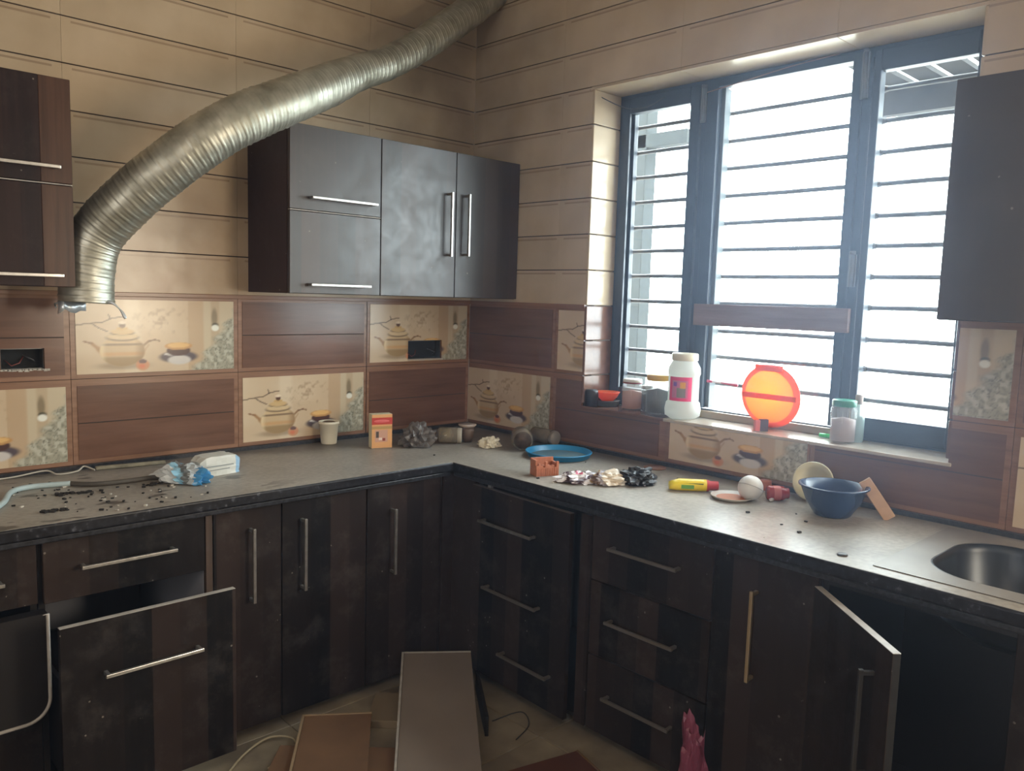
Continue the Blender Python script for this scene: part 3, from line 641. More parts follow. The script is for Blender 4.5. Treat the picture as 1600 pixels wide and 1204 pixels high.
def doorcab(x0, x1, hx, hz, hl, lab):
    t = thing('base_cabinet', lab, 'cabinet')
    carcass(x0, x1, BZ0, BZ1, -0.03, LF+0.02, m_carcd, m_carcd, shelf=0.42).build('body', t)
    d = front(t, 'door', x0, x1, BZ0, BZ1-0.004, LF, m_lam); handle(d, hx, hz, hl, True, LF); return t
doorcab(-1.577, -1.345, -1.455, 0.594, 0.246, 'narrow dark base cabinet door just right of the open drawer')
doorcab(-1.343, -1.012, -1.272, 0.595, 0.248, 'dark base cabinet door in the middle of the left run, handle at its left edge')
doorcab(-1.010, -0.664, -0.904, 0.569, 0.247, 'dark base cabinet door next to the inner corner of the left run')
o = MB().box(-0.662, -0.6075, LF, -0.05, BZ0, BZ1, m_lam).box(-0.6075, -0.59, -0.765, LF+0.02, BZ0, BZ1, m_lam).build('corner_filler', bevel=0.001)
tag(o, 'dark upright filler panel closing the inner corner between both cabinet runs', 'panel')
# right run: frame x = -y, face y = -0.605
def rthing(lab): return thing('base_cabinet', lab, 'cabinet', (0, 0, 0), -PI/2)
t = rthing('dark drawer cabinet with a loose tilted front and three bar handles, by the corner')
mb = carcass(0.767, 1.350, BZ0, BZ1, -0.03, RF+0.02, m_carcd, m_carcd); mb.box(1.30, 1.347, RF+0.001, RF+0.02, BZ0, BZ1-0.03, m_lam); mb.build('body', t)
M = Matrix.Translation((0.772, RF-0.003, 0.0)) @ Matrix.Rotation(-0.035, 4, 'Z')
mb = MB().box(0, 0.515, -0.018, 0, 0.045, 0.766, m_lam, M=M).box(0, 0.515, -0.0183, 0, 0.766, 0.7675, plastic('dusty_edge', 96, 86, 80), M=M)
d = mb.build('loose_front', t)
for i, (x, z, L) in enumerate(((0.213, 0.647, 0.286), (0.245, 0.400, 0.29), (0.325, 0.174, 0.256))):
    h = handle(d, x, z, L, False, -0.018, m_chrome if i == 0 else mat('dull_handle', srgb(120, 114, 108), 0.45, metal=0.6)); h.matrix_basis = M
MB().box(0.845, 0.862, RF-0.012, RF+0.0, 0.750, 0.782, plastic('white_clip', 150, 148, 145)).build('bracket', t)
t = rthing('dark three drawer base cabinet under the left part of the window')
carcass(1.353, 1.812, BZ0, BZ1, -0.03, RF+0.02, m_carcd, m_carcd).build('body', t)
m_dull = MATS['dull_handle']
for z0, z1, hz in ((0.555, BZ1-0.004, 0.683), (0.300, 0.553, 0.438), (BZ0, 0.298, 0.179)):
    d = front(t, 'drawer', 1.353, 1.812, z0, z1, RF, m_lam); handle(d, 1.573, hz, 0.265, False, RF, m_dull)
t = rthing('dark base cabinet with one tall brass toned vertical handle, right of the drawers')
carcass(1.814, 2.128, BZ0, BZ1, -0.03, RF+0.02, m_carcd, m_carcd, shelf=0.4).build('body', t)
d = front(t, 'door', 1.814, 2.128, BZ0, BZ1-0.004, RF, m_lam); handle(d, 1.954, 0.562, 0.262, True, RF, mat('brassy_handle', srgb(190, 172, 138), 0.35, metal=0.8))
t = rthing('dark sink base cabinet with its left door swung open')
mb = carcass(2.130, 3.02, BZ0, BZ1, -0.03, RF+0.02, m_carcd, m_carcd); 
mb = MB(); tt = 0.016
mb.box(2.130, 2.146, RF+0.02, -0.03, BZ0, BZ1, m_carcd); mb.box(3.004, 3.02, RF+0.02, -0.03, BZ0, BZ1, m_carcd); mb.box(2.146, 3.004, RF+0.02, -0.03, BZ0, BZ0+tt, m_carcd); mb.box(2.146, 3.004, -0.036, -0.03, BZ0+tt, BZ1, m_carcd)
mb.box(2.146, 3.004, RF+0.02, RF+0.036, 0.755, BZ1, m_carcd); mb.build('body', t)
M = Matrix.Translation((2.135, RF-0.002, 0)) @ Matrix.Rotation(-0.72, 4, 'Z')
mb = MB().box(0, 0.3995, -0.016, 0, BZ0+0.0105, 0.7515, m_hole, M=M).box(0, 0.3996, -0.018, -0.016, BZ0+0.01, 0.752, m_lam, M=M).box(0, 0.40, -0.018, 0, 0.752, 0.7535, m_edge, M=M)
d = mb.build('open_door', t); h = handle(d, 0.33, 0.56, 0.25, True, -0.018, mat('dark_handle', srgb(70, 68, 66), 0.5, metal=0.5)); h.matrix_basis = M
d = front(t, 'door', 2.58, 3.02, BZ0, BZ1-0.004, RF, m_lam); handle(d, 2.64, 0.56, 0.25, True, RF, m_dull)

# ---- countertop (one L-shaped slab) with a hole for the sink
ct = MB(); SX0, SX1, SY0, SY1 = -0.545, -0.05, -2.925, -2.262
EL, ER = -0.664, -0.641
def top_piece(x0, x1, y0, y1):
    ct.box(x0, x1, y0, y1, 0.797, TOPZ, m_top)
outline = [(-2.6, -0.001), (-0.001, -0.001), (-0.001, -3.05), (ER, -3.05), (ER, EL), (-2.6, EL)]
bm = bmesh.new()
def ringv(pts, z): return [bm.verts.new((x, y, z)) for x, y in pts]
# build as three slabs welded into one mesh (grid cells around the sink hole)
cells = [(-2.6, ER, EL, -0.001), (ER, -0.001, EL, -0.001), (ER, -0.001, SY1, EL), (ER, SX0, SY0, SY1), (SX1, -0.001, SY0, SY1), (ER, -0.001, -3.05, SY0)]
xs = sorted({c for q in cells for c in q[:2]}); ys = sorted({c for q in cells for c in q[2:]})
on = {}
for i in range(len(xs)-1):
    for j in range(len(ys)-1):
        cx, cy = (xs[i]+xs[i+1])/2, (ys[j]+ys[j+1])/2
        on[i, j] = any(a < cx < b and c < cy < d for a, b, c, d in cells)
V = {}
def vv(i, j, z):
    if (i, j, z) not in V: V[i, j, z] = bm.verts.new((xs[i], ys[j], z))
    return V[i, j, z]
for (i, j), k in on.items():
    if not k: continue
    for z in (0.797, TOPZ): bm.faces.new([vv(i, j, z), vv(i+1, j, z), vv(i+1, j+1, z), vv(i, j+1, z)])
    for di, dj, e in ((-1, 0, ((i, j), (i, j+1))), (1, 0, ((i+1, j), (i+1, j+1))), (0, -1, ((i, j), (i+1, j))), (0, 1, ((i, j+1), (i+1, j+1)))):
        if not on.get((i+di, j+dj), False):
            (a, b), (c, d2) = e; bm.faces.new([vv(a, b, 0.797), vv(c, d2, 0.797), vv(c, d2, TOPZ), vv(a, b, TOPZ)])
bmesh.ops.recalc_face_normals(bm, faces=bm.faces)
me = bpy.data.meshes.new('countertop'); bm.to_mesh(me); bm.free(); me.materials.append(m_top)
top = bpy.data.objects.new('countertop', me); C.objects.link(top)
b = top.modifiers.new('bevel', 'BEVEL'); b.width = 0.007; b.segments = 3; b.limit_method = 'ANGLE'; b.angle_limit = 0.9
tag(top, 'long L-shaped dark granite worktop under grey dust', 'worktop')
m_nose = mat('black_granite_edge', srgb(22, 23, 28), 0.3, col2=srgb(52, 54, 60), noise_scale=90)
MB().box(-2.6, ER-0.004, EL+0.006, EL+0.02, 0.782, 0.7975, m_nose).box(ER+0.006, ER+0.02, -3.05, EL, 0.782, 0.7975, m_nose).build('front_lip', top, bevel=0.003)
mb = MB().box(-2.6, -0.001, -0.012, -0.001, TOPZ, 0.850, m_nose).box(-0.012, -0.001, -3.05, -0.012, TOPZ, 0.850, m_nose); mb.build('wall_joint', top)

# ---- sink
sk = thing('kitchen_sink', 'steel sink with a rounded bowl and dusty rim set into the worktop', 'sink', (0, 0, 0))
def rrect(cx, cy, hx, hy, r, n=8):
    out = []
    for sx_, sy_, a0 in ((1, 1, 0), (-1, 1, PI/2), (-1, -1, PI), (1, -1, 1.5*PI)):
        for k in range(n+1):
            a = a0+PI/2*k/n; out.append((cx+sx_*(hx-r)+r*math.cos(a), cy+sy_*(hy-r)+r*math.sin(a)))
    return out
cx, cy = -0.315, -2.60
prof = [(0.272, 0.350, 0.008, 0.0018), (0.205, 0.272, 0.13, 0.0018), (0.200, 0.267, 0.13, 0.001), (0.197, 0.262, 0.13, -0.02), (0.185, 0.25, 0.13, -0.13), (0.15, 0.215, 0.12, -0.165), (0.03, 0.03, 0.028, -0.172)]
m_sinkrim = mat('dusty_sink_rim', srgb(138, 132, 124), 0.45, metal=0.2, noise_amt=0.2, noise_scale=9)
m_bowl = mat('grimy_steel_bowl', srgb(50, 54, 58), 0.35, metal=0.6, col2=srgb(28, 30, 34), noise_scale=7)
for nm, rng_, mm in (('rim', (0, 2), m_sinkrim), ('bowl', (1, 7), m_bowl)):
    vs = []; fs = []; rr = prof[rng_[0]:rng_[1]]
    for hx, hy, r, z in rr: vs += [(x, y, TOPZ+z) for x, y in rrect(cx, cy, hx, hy, r)]
    n_ = 36
    for j in range(len(rr)-1):
        for i in range(n_): fs.append((j*n_+i, j*n_+(i+1) % n_, (j+1)*n_+(i+1) % n_, (j+1)*n_+i))
    if nm == 'bowl': fs.append(tuple((len(rr)-1)*n_+i for i in range(n_)))
    mb = MB(); mb.add(vs, fs, mm, nm == 'bowl'); o = mb.build(nm, sk)
    sd = o.modifiers.new('solid', 'SOLIDIFY'); sd.thickness = 0.0012; sd.offset = -1 if nm == 'bowl' else 0
MB().box(-0.552, -0.045, -2.262, -2.256, TOPZ-0.001, TOPZ+0.0012, m_hole).build('rim_joint', sk)
MB().lathe([(0.032, 0), (0.03, 0.003), (0.012, 0.003), (0.011, 0.0)], m_chrome, 20, Matrix.Translation((cx, cy, TOPZ-0.171)), cap1=True).build('drain', sk)

# ================================================================= DUCT
m_foil, g = newmat('aluminium_foil_duct', rough=0.34, metal=0.95, col=srgb(186, 188, 180))
oc = g.n('ShaderNodeTexCoord').outputs['Object']
n1 = g.n('ShaderNodeTexNoise', {'Vector': oc, 'Scale': 14.0, 'Detail': 5.0}).outputs[0]
g.to(g.ramp(n1, [(0.3, srgb(150, 148, 134)), (0.7, srgb(204, 204, 192))]), 'Base Color')
g.to(g.n('ShaderNodeMapRange', {0: n1, 1: 0.3, 2: 0.7, 3: 0.55, 4: 0.44}).outputs[0], 'Roughness')
ctrl = [(135, 473, -.235, .081), (137, 423, -.235, .080), (152, 366, -.25, .080), (215, 300, -.33, .081), (290, 240, -.41, .081), (360, 195, -.45, .080), (430, 165, -.45, .078),
        (500, 138, -.41, .074), (560, 113, -.34, .064), (600, 101, -.30, .061), (650, 75, -.25, .063), (700, 42, -.21, .066), (755, 2, -.17, .068), (800, -38, -.16, .070)]
cp = [ony(u, v, y) for u, v, y, r in ctrl]; cr = [r for *_, r in ctrl]
cp = [p+Vector((0, 0, 0)) for p in cp]; cp[0] += Vector((0.0, 0, 0)); 
path = cable(cp, 24); rad = []
for i in range(len(cr)-1):
    for k in range(24): t_ = k/24; t2 = t_*t_*(3-2*t_); rad.append(cr[i]*(1-t2)+cr[i+1]*t2)
rad.append(cr[-1])
# resample evenly
dist = [0.0]
for i in range(1, len(path)): dist.append(dist[-1]+(path[i]-path[i-1]).length)
tot = dist[-1]; step = 0.0042; N = int(tot/step); PP = []; RR = []; j = 0
for i in range(N+1):
    d_ = tot*i/N
    while j < len(dist)-2 and dist[j+1] < d_: j += 1
    f_ = (d_-dist[j])/max(1e-9, dist[j+1]-dist[j]); PP.append(path[j].lerp(path[j+1], f_)); RR.append(rad[j]*(1-f_)+rad[j+1]*f_)
duct = thing('ventilation_duct', 'silver corrugated foil duct curving down from the upper corner over the wall cabinet', 'duct', (0, 0, 0))
vs = []; fs = []; n_ = 56; a = None
for i, p in enumerate(PP):
    t_ = (PP[min(i+1, N)]-PP[max(i-1, 0)]).normalized()
    if a is None: a = t_.cross(Vector((0, 0, 1)));  a = a.normalized() if a.length > 0.05 else Vector((1, 0, 0))
    a = (a-t_*a.dot(t_)).normalized(); b = t_.cross(a)
    for k in range(n_):
        q = 2*PI*k/n_; s_ = tot*i/N
        ph = (s_/0.0265+q/(2*PI)) % 1.0                       # spiral seam
        ridge = math.exp(-((ph-0.5)/0.10)**2)*0.0034-math.exp(-((ph-0.5)/0.3)**2)*0.0012
        dent = 0.0022*noise.noise(p*9+Vector((math.cos(q), math.sin(q), 0))*1.3)+0.0008*noise.noise(p*30+Vector((math.cos(q), math.sin(q), 0))*3)
        r = RR[i]+ridge+dent
        vs.append(tuple(p+(a*math.cos(q)+b*math.sin(q))*r))
for i in range(N):
    for k in range(n_): k2 = (k+1) % n_; fs.append((i*n_+k, i*n_+k2, (i+1)*n_+k2, (i+1)*n_+k))
mb = MB(); mb.add(vs, fs, m_foil, True); o = mb.build('hose', duct)
sd = o.modifiers.new('solid', 'SOLIDIFY'); sd.thickness = 0.0008; sd.offset = -1
m_rim = mat('bright_foil_edge', srgb(214, 222, 228), 0.35, metal=0.6)
# torn foil edge and loose wire end
p0 = PP[0]; rt = Vector((RT[0], RT[1], 0)).normalized(); away = Vector((fw[0], fw[1], 0)).normalized()
def flap(pts_a, pts_b):
    mb = MB(); n2 = len(pts_a); mb.add([tuple(p) for p in pts_a+pts_b], [(i, i+1, n2+i+1, n2+i) for i in range(n2-1)], m_rim, True)
    o = mb.build('torn_edge', duct); sd = o.modifiers.new('solid', 'SOLIDIFY'); sd.thickness = 0.0012; return o
A_ = []; B_ = []
for k in range(12):
    th = PI*0.62+PI*0.72*k/11
    e = rt*math.cos(th)*0.081 - away*math.sin(th)*0.081
    A_.append(p0+e+Vector((0, 0, 0.004))); B_.append(p0+e*(1.0+0.06*math.sin(k*1.3))+Vector((0, 0, -0.022-0.014*abs(math.sin(k*0.9)))))
flap(A_, B_)
mb = MB(); c0 = p0+rt*0.075-away*0.02
mb.tube(cable([c0+Vector((0, 0, 0.008)), c0+rt*0.022+Vector((0, 0, 0.0)), c0+rt*0.045+Vector((0, 0, -0.022)), c0+rt*0.058+Vector((0, 0, -0.045))]), [0.004+0.0015*math.sin(i*0.3) for i in range(31)], m_rim, 8)
mb.build('seam_wire', duct); mb = MB()
mb.tube(cable([p0-rt*0.085+Vector((0, 0, -0.003)), p0-rt*0.10+Vector((0, 0, -0.006)), p0-rt*0.08-away*0.03+Vector((0, 0, -0.016))]), 0.003, m_rim, 6)
mb.build('seam_wire', duct)

# ================================================================= CLUTTER helpers
def crumple(name, label, cat, c, size, mats, seed=1, sub=4, amp=0.45, freq=2.2, rotz=0, flat=0.25):
    """a crushed bag or paper: faceted folded blob resting at z = c.z"""
    bm = bmesh.new(); bmesh.ops.create_icosphere(bm, subdivisions=sub, radius=1)
    off = Vector((seed*3.1, seed*1.7, seed*0.9)); M = Matrix.Rotation(rotz, 3, 'Z'); zmin = 9
    for v in bm.verts:
        p = v.co.copy(); amp_ = amp*0.6; n = 1+amp_*(abs(noise.noise(p*freq+off))*2.2-0.6)+amp_*0.45*(abs(noise.noise(p*freq*2.2+off))*2-0.5)+amp_*0.15*noise.noise(p*freq*6+off)
        p = p*max(0.35, n); p = Vector((p.x*size[0]/2, p.y*size[1]/2, max(p.z, -flat)*size[2]/2)); p = M @ p
        p += Vector((noise.noise(p*60+off), noise.noise(p*60-off), noise.noise(p*60+off*2)))*min(size)*0.03
        v.co = p; zmin = min(zmin, p.z)
    for v in bm.verts: v.co.z -= zmin
    me = bpy.data.meshes.new(name)
    for f in bm.faces:
        f.smooth = False
        if len(mats) > 1:
            q = noise.noise(f.calc_center_median()*(0.55/min(size))+off*2); f.material_index = min(len(mats)-1, max(0, int((q+0.3)/0.6*len(mats))))
    bm.to_mesh(me); bm.free()
    for m in mats: me.materials.append(m)
    o = bpy.data.objects.new(name, me); C.objects.link(o); o.location = (c[0], c[1], c[2]+0.0004); tag(o, label, cat); return o
CZ = TOPZ+0.0005
def at(u, v): return onz(u, v, TOPZ)
def lathe_thing(name, label, cat, loc, parts, rot=None, group=None):
    t = thing(name, label, cat, loc, rot=rot, group=group)
    for nm, prof_, m, kw in parts:
        MB().lathe(prof_, m, **kw).build(nm, t)
    return t

# ---- on the left worktop
m_hose = mat('pale_blue_hose', srgb(178, 196, 198), 0.45, noise_amt=0.1); m_hose2 = mat('dirty_hose', srgb(84, 78, 70), 0.6, noise_amt=0.3, noise_scale=30)
t = thing('hose', 'pale blue rubber hose with a soot darkened end lying on the left worktop', 'hose')
hp = [(-12, 797), (6, 784), (18, 768), (50, 760), (110, 755), (150, 756), (200, 751), (236, 746), (250, 745)]
hh = [onz(u, v, TOPZ+0.009) for u, v in hp]
hh = [Vector((p.x, min(p.y, -0.03), TOPZ+0.009)) for p in hh]
MB().tube(cable(hh[:5]), 0.0085, m_hose, 12).build('hose_body', t); MB().tube(cable(hh[4:]), 0.008, m_hose2, 12).build('sooty_end', t)['label'] = 'dark sooty end'
o = MB().tube(cable([(-2.10, -0.035, CZ+.003), (-1.99, -0.03, CZ+.004), (-1.89, -0.022, CZ+.012), (-1.86, -0.06, CZ+.003), (-1.80, -0.055, CZ+.005), (-1.77, -0.03, CZ+.014), (-1.745, -0.06, CZ+.003)]), 0.0028, plastic('white_string', 190, 184, 172, 0.8), 6).build('string')
tag(o, 'dirty white string along the wall behind the hose', 'string')
o = MB().box(-0.115, 0.115, -0.009, 0.009, 0, 0.012, mat('plaster_strip', srgb(156, 148, 126), 0.85, noise_amt=0.35, noise_scale=40)).build('plaster_strip', None, (-1.625, -0.060, CZ), (0, 0, -0.12), bevel=0.003); tag(o, 'dusty yellowish strip lying by the wall behind the hose', 'strip')
c = at(287, 752)
crumple('plastic_wrapper', 'crumpled clear and blue plastic wrapper on the left worktop', 'wrapper', (c.x+0.005, c.y+0.015, CZ), (0.13, 0.19, 0.085), [plastic('wrap_blue', 70, 140, 190, 0.2), plastic('wrap_clear', 190, 200, 205, 0.15), plastic('wrap_dark', 110, 116, 118, 0.2), plastic('wrap_cyan', 150, 200, 225, 0.2), plastic('wrap_white', 215, 222, 225, 0.3)], 3, rotz=0.4)
t = thing('tissue_pack', 'white plastic wrapped pack with a pale blue end on the left worktop', 'packet', (at(344, 742).x+0.0, at(344, 742).y+0.035, CZ), 0.12)
mb = MB()
bm_ = bmesh.new(); bmesh.ops.create_cube(bm_, size=1); bmesh.ops.subdivide_edges(bm_, edges=bm_.edges, cuts=7, use_grid_fill=True)
vs = []; 
for v in bm_.verts:
    p = v.co; k = 1-0.25*abs(p.x*2)**6; q = Vector((p.x*0.15, p.y*0.075*k, (p.z+0.5)*0.068*k)); q += Vector((noise.noise(q*70), noise.noise(q*70+Vector((5, 5, 5))), noise.noise(q*70+Vector((9, 1, 3)))*(0 if p.z < -0.49 else 1)))*0.003; vs.append(tuple(q))
bm_.verts.index_update(); fs = [[v.index for v in f.verts] for f in bm_.faces]; mw = plastic('pack_white', 212, 214, 208, 0.35); mbl = plastic('pack_blue', 150, 186, 214, 0.3)
for f in fs:
    cxx = sum(vs[i][0] for i in f)/4
    mb.add([vs[i] for i in f], [tuple(range(len(f)))], mbl if cxx > 0.062 else mw, True)
bm_.free(); mb.build('pack_body', t)
MB().box(-0.055, 0.045, -0.0405, -0.039, 0.032, 0.036, plastic('pack_grey', 150, 156, 156)).box(-0.05, 0.03, -0.0405, -0.039, 0.020, 0.023, plastic('pack_grey', 150, 156, 156)).build('print', t)
mb = MB(); mcr = plastic('burnt_crumbs', 34, 30, 28, 0.9); mcr2 = plastic('pale_crumbs', 190, 184, 172, 0.9)
for i in range(150):
    u, v = (random.uniform(20, 330), random.uniform(755, 800)) if i < 100 else (random.uniform(600, 1300), random.uniform(700, 860))
    p = at(u, v)
    if not (-0.62 < p.x < -0.02 or -0.64 < p.y < -0.02) or p.x > -0.02 or p.y > -0.02 or (p.x > -0.6 and p.y < -2.2): continue
    if p.x < ER+0.01 and p.y < EL+0.01: continue
    s_ = random.uniform(0.002, 0.006); M = Matrix.Translation((p.x, p.y, CZ)) @ Matrix.Rotation(random.uniform(0, 6), 4, 'Z')
    mb.box(-s_, s_, -s_*0.6, s_*0.6, 0, s_*0.8, mcr if random.random() < 0.7 else mcr2, M=M)
for u, v, L_ in ((90, 798, 0.03), (78, 799, 0.02), (100, 772, 0.035), (130, 770, 0.03), (240, 757, 0.03)):
    p = at(u, v)
    for k in range(9):
        M = Matrix.Translation((p.x+random.uniform(-L_, L_)*0.8, p.y+random.uniform(-L_, L_)*0.4, CZ)) @ Matrix.Rotation(random.uniform(0, 6), 4, 'Z'); s_ = random.uniform(0.004, 0.010)
        mb.box(-s_, s_, -s_*0.6, s_*0.6, 0, s_*0.5, mcr, M=M)
o = mb.build('debris'); o['kind'] = 'stuff'; tag(o, 'burnt crumbs and grit scattered on the dusty worktop', 'debris')

# ---- in the corner of the worktop
p = at(510, 692)
lathe_thing('plastic_cup', 'small cream plastic cup against the printed tile on the left wall', 'cup', (-0.822, -0.058, CZ), [('cup_body', [(0.0, 0.002), (0.031, 0.0), (0.033, 0.004), (0.040, 0.085), (0.043, 0.086), (0.043, 0.096), (0.040, 0.096), (0.038, 0.084), (0.031, 0.006), (0.0, 0.006)], plastic('cup_cream', 232, 226, 206), {}),
    ('contents', [(0.0, 0.088), (0.020, 0.096), (0.038, 0.086)], mat('brown_contents', srgb(112, 88, 62), 0.9, noise_amt=0.4, noise_scale=90), {})])
# spice box
t = thing('carton', 'orange and cream carton with a red band standing in the corner', 'box', (-0.692, -0.250, CZ), -0.30)
mo = plastic('carton_orange', 214, 158, 104, 0.5); mc_ = plastic('carton_cream', 222, 212, 180, 0.5); mr = plastic('carton_red', 186, 52, 44, 0.5)
MB().box(-0.044, 0.044, -0.022, 0.022, 0, 0.142, mc_).build('carton_body', t, bevel=0.0015)
mb = MB(); Y_ = -0.0226
mb.box(-0.0435, 0.0435, Y_, -0.021, 0.001, 0.141, mo); mb.box(-0.0438, 0.0438, Y_-0.0004, -0.021, 0.099, 0.128, mr); mb.box(0.0436, 0.0446, -0.0215, 0.0215, 0.099, 0.128, plastic('carton_orange_red', 216, 110, 60, 0.5)); mb.box(-0.0438, 0.0438, Y_-0.0003, -0.021, 0.080, 0.092, plastic('carton_olive', 176, 140, 84, .5))
mb.lathe([(0, 0.0006), (0.031, 0.0006), (0.034, 0)], plastic('carton_pink', 214, 96, 96, .5), 24, Matrix.Translation((-0.002, Y_-0.0003, 0.113)) @ Matrix.Rotation(PI/2, 4, 'X') @ Matrix.Diagonal((1, 0.2, 1, 1)))
mb.box(-0.030, 0.024, Y_-0.0005, -0.021, 0.026, 0.076, plastic('carton_picture', 196, 150, 128, .5))
mb.box(-0.026, -0.014, Y_-0.0009, -0.021, 0.044, 0.070, plastic('carton_dark', 70, 58, 50, .5)); mb.box(-0.014, 0.0, Y_-0.0009, -0.021, 0.034, 0.044, plastic('carton_white', 226, 206, 196, .5)); mb.box(0.002, 0.014, Y_-0.0009, -0.021, 0.030, 0.042, plastic('carton_brown', 140, 58, 44, .5))
mb.build('carton_print', t)
c = at(655, 696)
crumple('plastic_bag', 'crumpled grey plastic bag beside the orange carton', 'bag', (c.x-0.0, c.y+0.01, CZ), (0.165, 0.14, 0.15), [plastic('bag_grey', 66, 62, 60, 0.4), plastic('bag_grey2', 44, 41, 41, 0.4), plastic('bag_pale', 96, 90, 86, 0.4)], 5, amp=0.5, rotz=0.3)
m_jar = clearish('jar_glass', srgb(150, 140, 124), 0.35, 0.08)
def lying_jar(label, c, r, L_, yaw, content, lid=None, back=None):
    t = thing('glass_jar', label, 'jar', (c[0], c[1], CZ+r), rot=(PI/2, 0, yaw))
    MB().lathe([(0.0, -L_/2), (r*0.8, -L_/2), (r, -L_/2+0.008), (r, L_/2-0.018), (r*0.86, L_/2-0.008), (r*0.86, L_/2), (r*0.82, L_/2), (r*0.82, L_/2-0.01), (r*0.93, L_/2-0.02), (r*0.93, -L_/2+0.01), (0, -L_/2+0.006)], m_jar, 28).build('glass_body', t)
    MB().lathe([(0.0, -L_*0.40), (r*0.88, -L_*0.40), (r*0.88, L_*0.10), (0.0, L_*0.22)], content, 24, Matrix.Translation((0, 0, 0)) ).build('contents', t)
    if lid: MB().lathe([(r*0.90, L_/2-0.012), (r*0.93, L_/2-0.010), (r*0.93, L_/2+0.004), (r*0.88, L_/2+0.007), (0, L_/2+0.007)], lid, 28).build('lid', t)
    return t
c = at(703, 693); lying_jar('dusty glass jar of yellow spice lying beside the grey bag', (c.x, c.y+0.01), 0.036, 0.10, 0.85, mat('yellow_spice', srgb(176, 150, 84), 0.8, col2=srgb(96, 82, 62), noise_scale=40), plastic('jar_lid_pale', 170, 164, 150))
c = at(730, 689)
lathe_thing('small_pot', 'small brown pot with a pale saucer like lid in the worktop corner', 'pot', (c.x-0.01, c.y-0.01, CZ), [('pot_body', [(0, 0), (0.022, 0), (0.030, 0.02), (0.031, 0.05), (0.027, 0.066), (0, 0.066)], plastic('pot_brown', 96, 78, 66, 0.4), {}), ('lid', [(0, 0.066), (0.030, 0.066), (0.040, 0.074), (0.040, 0.079), (0.0, 0.076)], plastic('pot_lid', 176, 160, 150, 0.3), {})])
c = at(768, 699)
crumple('paper', 'crumpled cream paper ball in the middle of the worktop corner', 'paper', (c.x, c.y+0.02, CZ), (0.10, 0.085, 0.065), [plastic('paper_cream', 206, 196, 174, 0.8), plastic('paper_shade', 176, 160, 138, 0.8)], 8, amp=0.5)
c = at(812, 703); lying_jar('dusty jar lying with its round brown base towards the room', (c.x+0.02, c.y+0.01), 0.046, 0.11, PI+2.45, mat('jar_brown_stuff', srgb(110, 92, 78), 0.7, col2=srgb(70, 58, 50), noise_scale=35))
c = at(812, 703)
o = bpy.data.objects[-1] if False else None
c = at(862, 697); lying_jar('glass jar lying along the right wall behind the blue tray', (-0.055, -0.585), 0.034, 0.135, 0.0, mat('jar_pale_stuff', srgb(150, 134, 112), 0.8, col2=srgb(104, 92, 78), noise_scale=30), plastic('jar_lid_grey', 120, 112, 104))
c = at(878, 712)
lathe_thing('blue_tray', 'round bright blue plastic tray lying on the worktop', 'tray', (c.x-0.02, c.y+0.0, CZ), [('tray_dish', [(0, 0.001), (0.110, 0.0), (0.122, 0.004), (0.130, 0.022), (0.134, 0.0245), (0.137, 0.022), (0.135, 0.019), (0.133, 0.020), (0.126, 0.003), (0.120, -0.0)], plastic('tray_blue', 30, 128, 178, 0.35), dict(n=48)),
    ('dirt_layer', [(0, 0.0062), (0.112, 0.0055), (0.120, 0.003)], mat('tray_dust', srgb(92, 112, 116), 0.7, col2=srgb(62, 98, 116), noise_scale=14), dict(n=48))])
# hollow terracotta piece
t = thing('brick_fragment', 'small broken hollow terracotta brick piece with two cells open on top', 'brick', (at(854, 742).x-0.0, at(854, 742).y+0.012, CZ), -0.35)
m_tc = mat('terracotta', srgb(188, 120, 92), 0.85, noise_amt=0.2, noise_scale=40, bump=0.3)
mb = MB(); tops = [0.058, 0.046, 0.040, 0.052, 0.050, 0.036, 0.044]
mb.box(-0.045, 0.045, -0.027, -0.019, 0, 0.030, m_tc); mb.box(-0.045, 0.045, 0.019, 0.027, 0, 0.060, m_tc); mb.box(-0.045, -0.037, -0.019, 0.019, 0, 0.058, m_tc); mb.box(0.037, 0.045, -0.019, 0.019, 0, 0.046, m_tc); mb.box(-0.006, 0.002, -0.019, 0.019, 0, 0.034, m_tc); mb.box(-0.037, 0.037, -0.019, 0.019, 0, 0.006, m_tc)
for k in range(10): x = -0.045+0.009*k; mb.box(x, x+0.009, -0.027, -0.0185, 0.030, 0.030+0.010*abs(math.sin(k*1.9+0.4))*(1 if k in (2, 3, 6, 7, 8) else 2.2), m_tc); mb.box(x+0.001, x+0.006, -0.0285, -0.027, 0.0, 0.029, m_tc)
mb.build('brick_body', t)
mp1, mp2, mp3, mp4 = plastic('foil_silver', 205, 200, 205, 0.25, metal=0.5), plastic('foil_pink', 220, 110, 150, 0.3), plastic('foil_dark', 84, 66, 74, 0.3), plastic('foil_white', 230, 226, 228, 0.35)
c = at(908, 753); crumple('snack_wrapper', 'crumpled silver and pink snack wrapper beside the terracotta piece', 'wrapper', (c.x, c.y+0.015, CZ), (0.16, 0.11, 0.055), [mp2, mp4, mp1, mp3, mp4], 11, amp=0.55, rotz=-0.7)
c = at(953, 756); crumple('snack_wrapper', 'crumpled brown and gold wrapper with a pink flap beside the black bag', 'wrapper', (c.x, c.y+0.012, CZ), (0.14, 0.10, 0.065), [mp2, plastic('foil_gold', 170, 142, 96, 0.35), plastic('foil_brown', 110, 88, 78, 0.35), mp1, plastic('foil_cream', 206, 192, 172, 0.4)], 14, amp=0.5, rotz=-0.5)
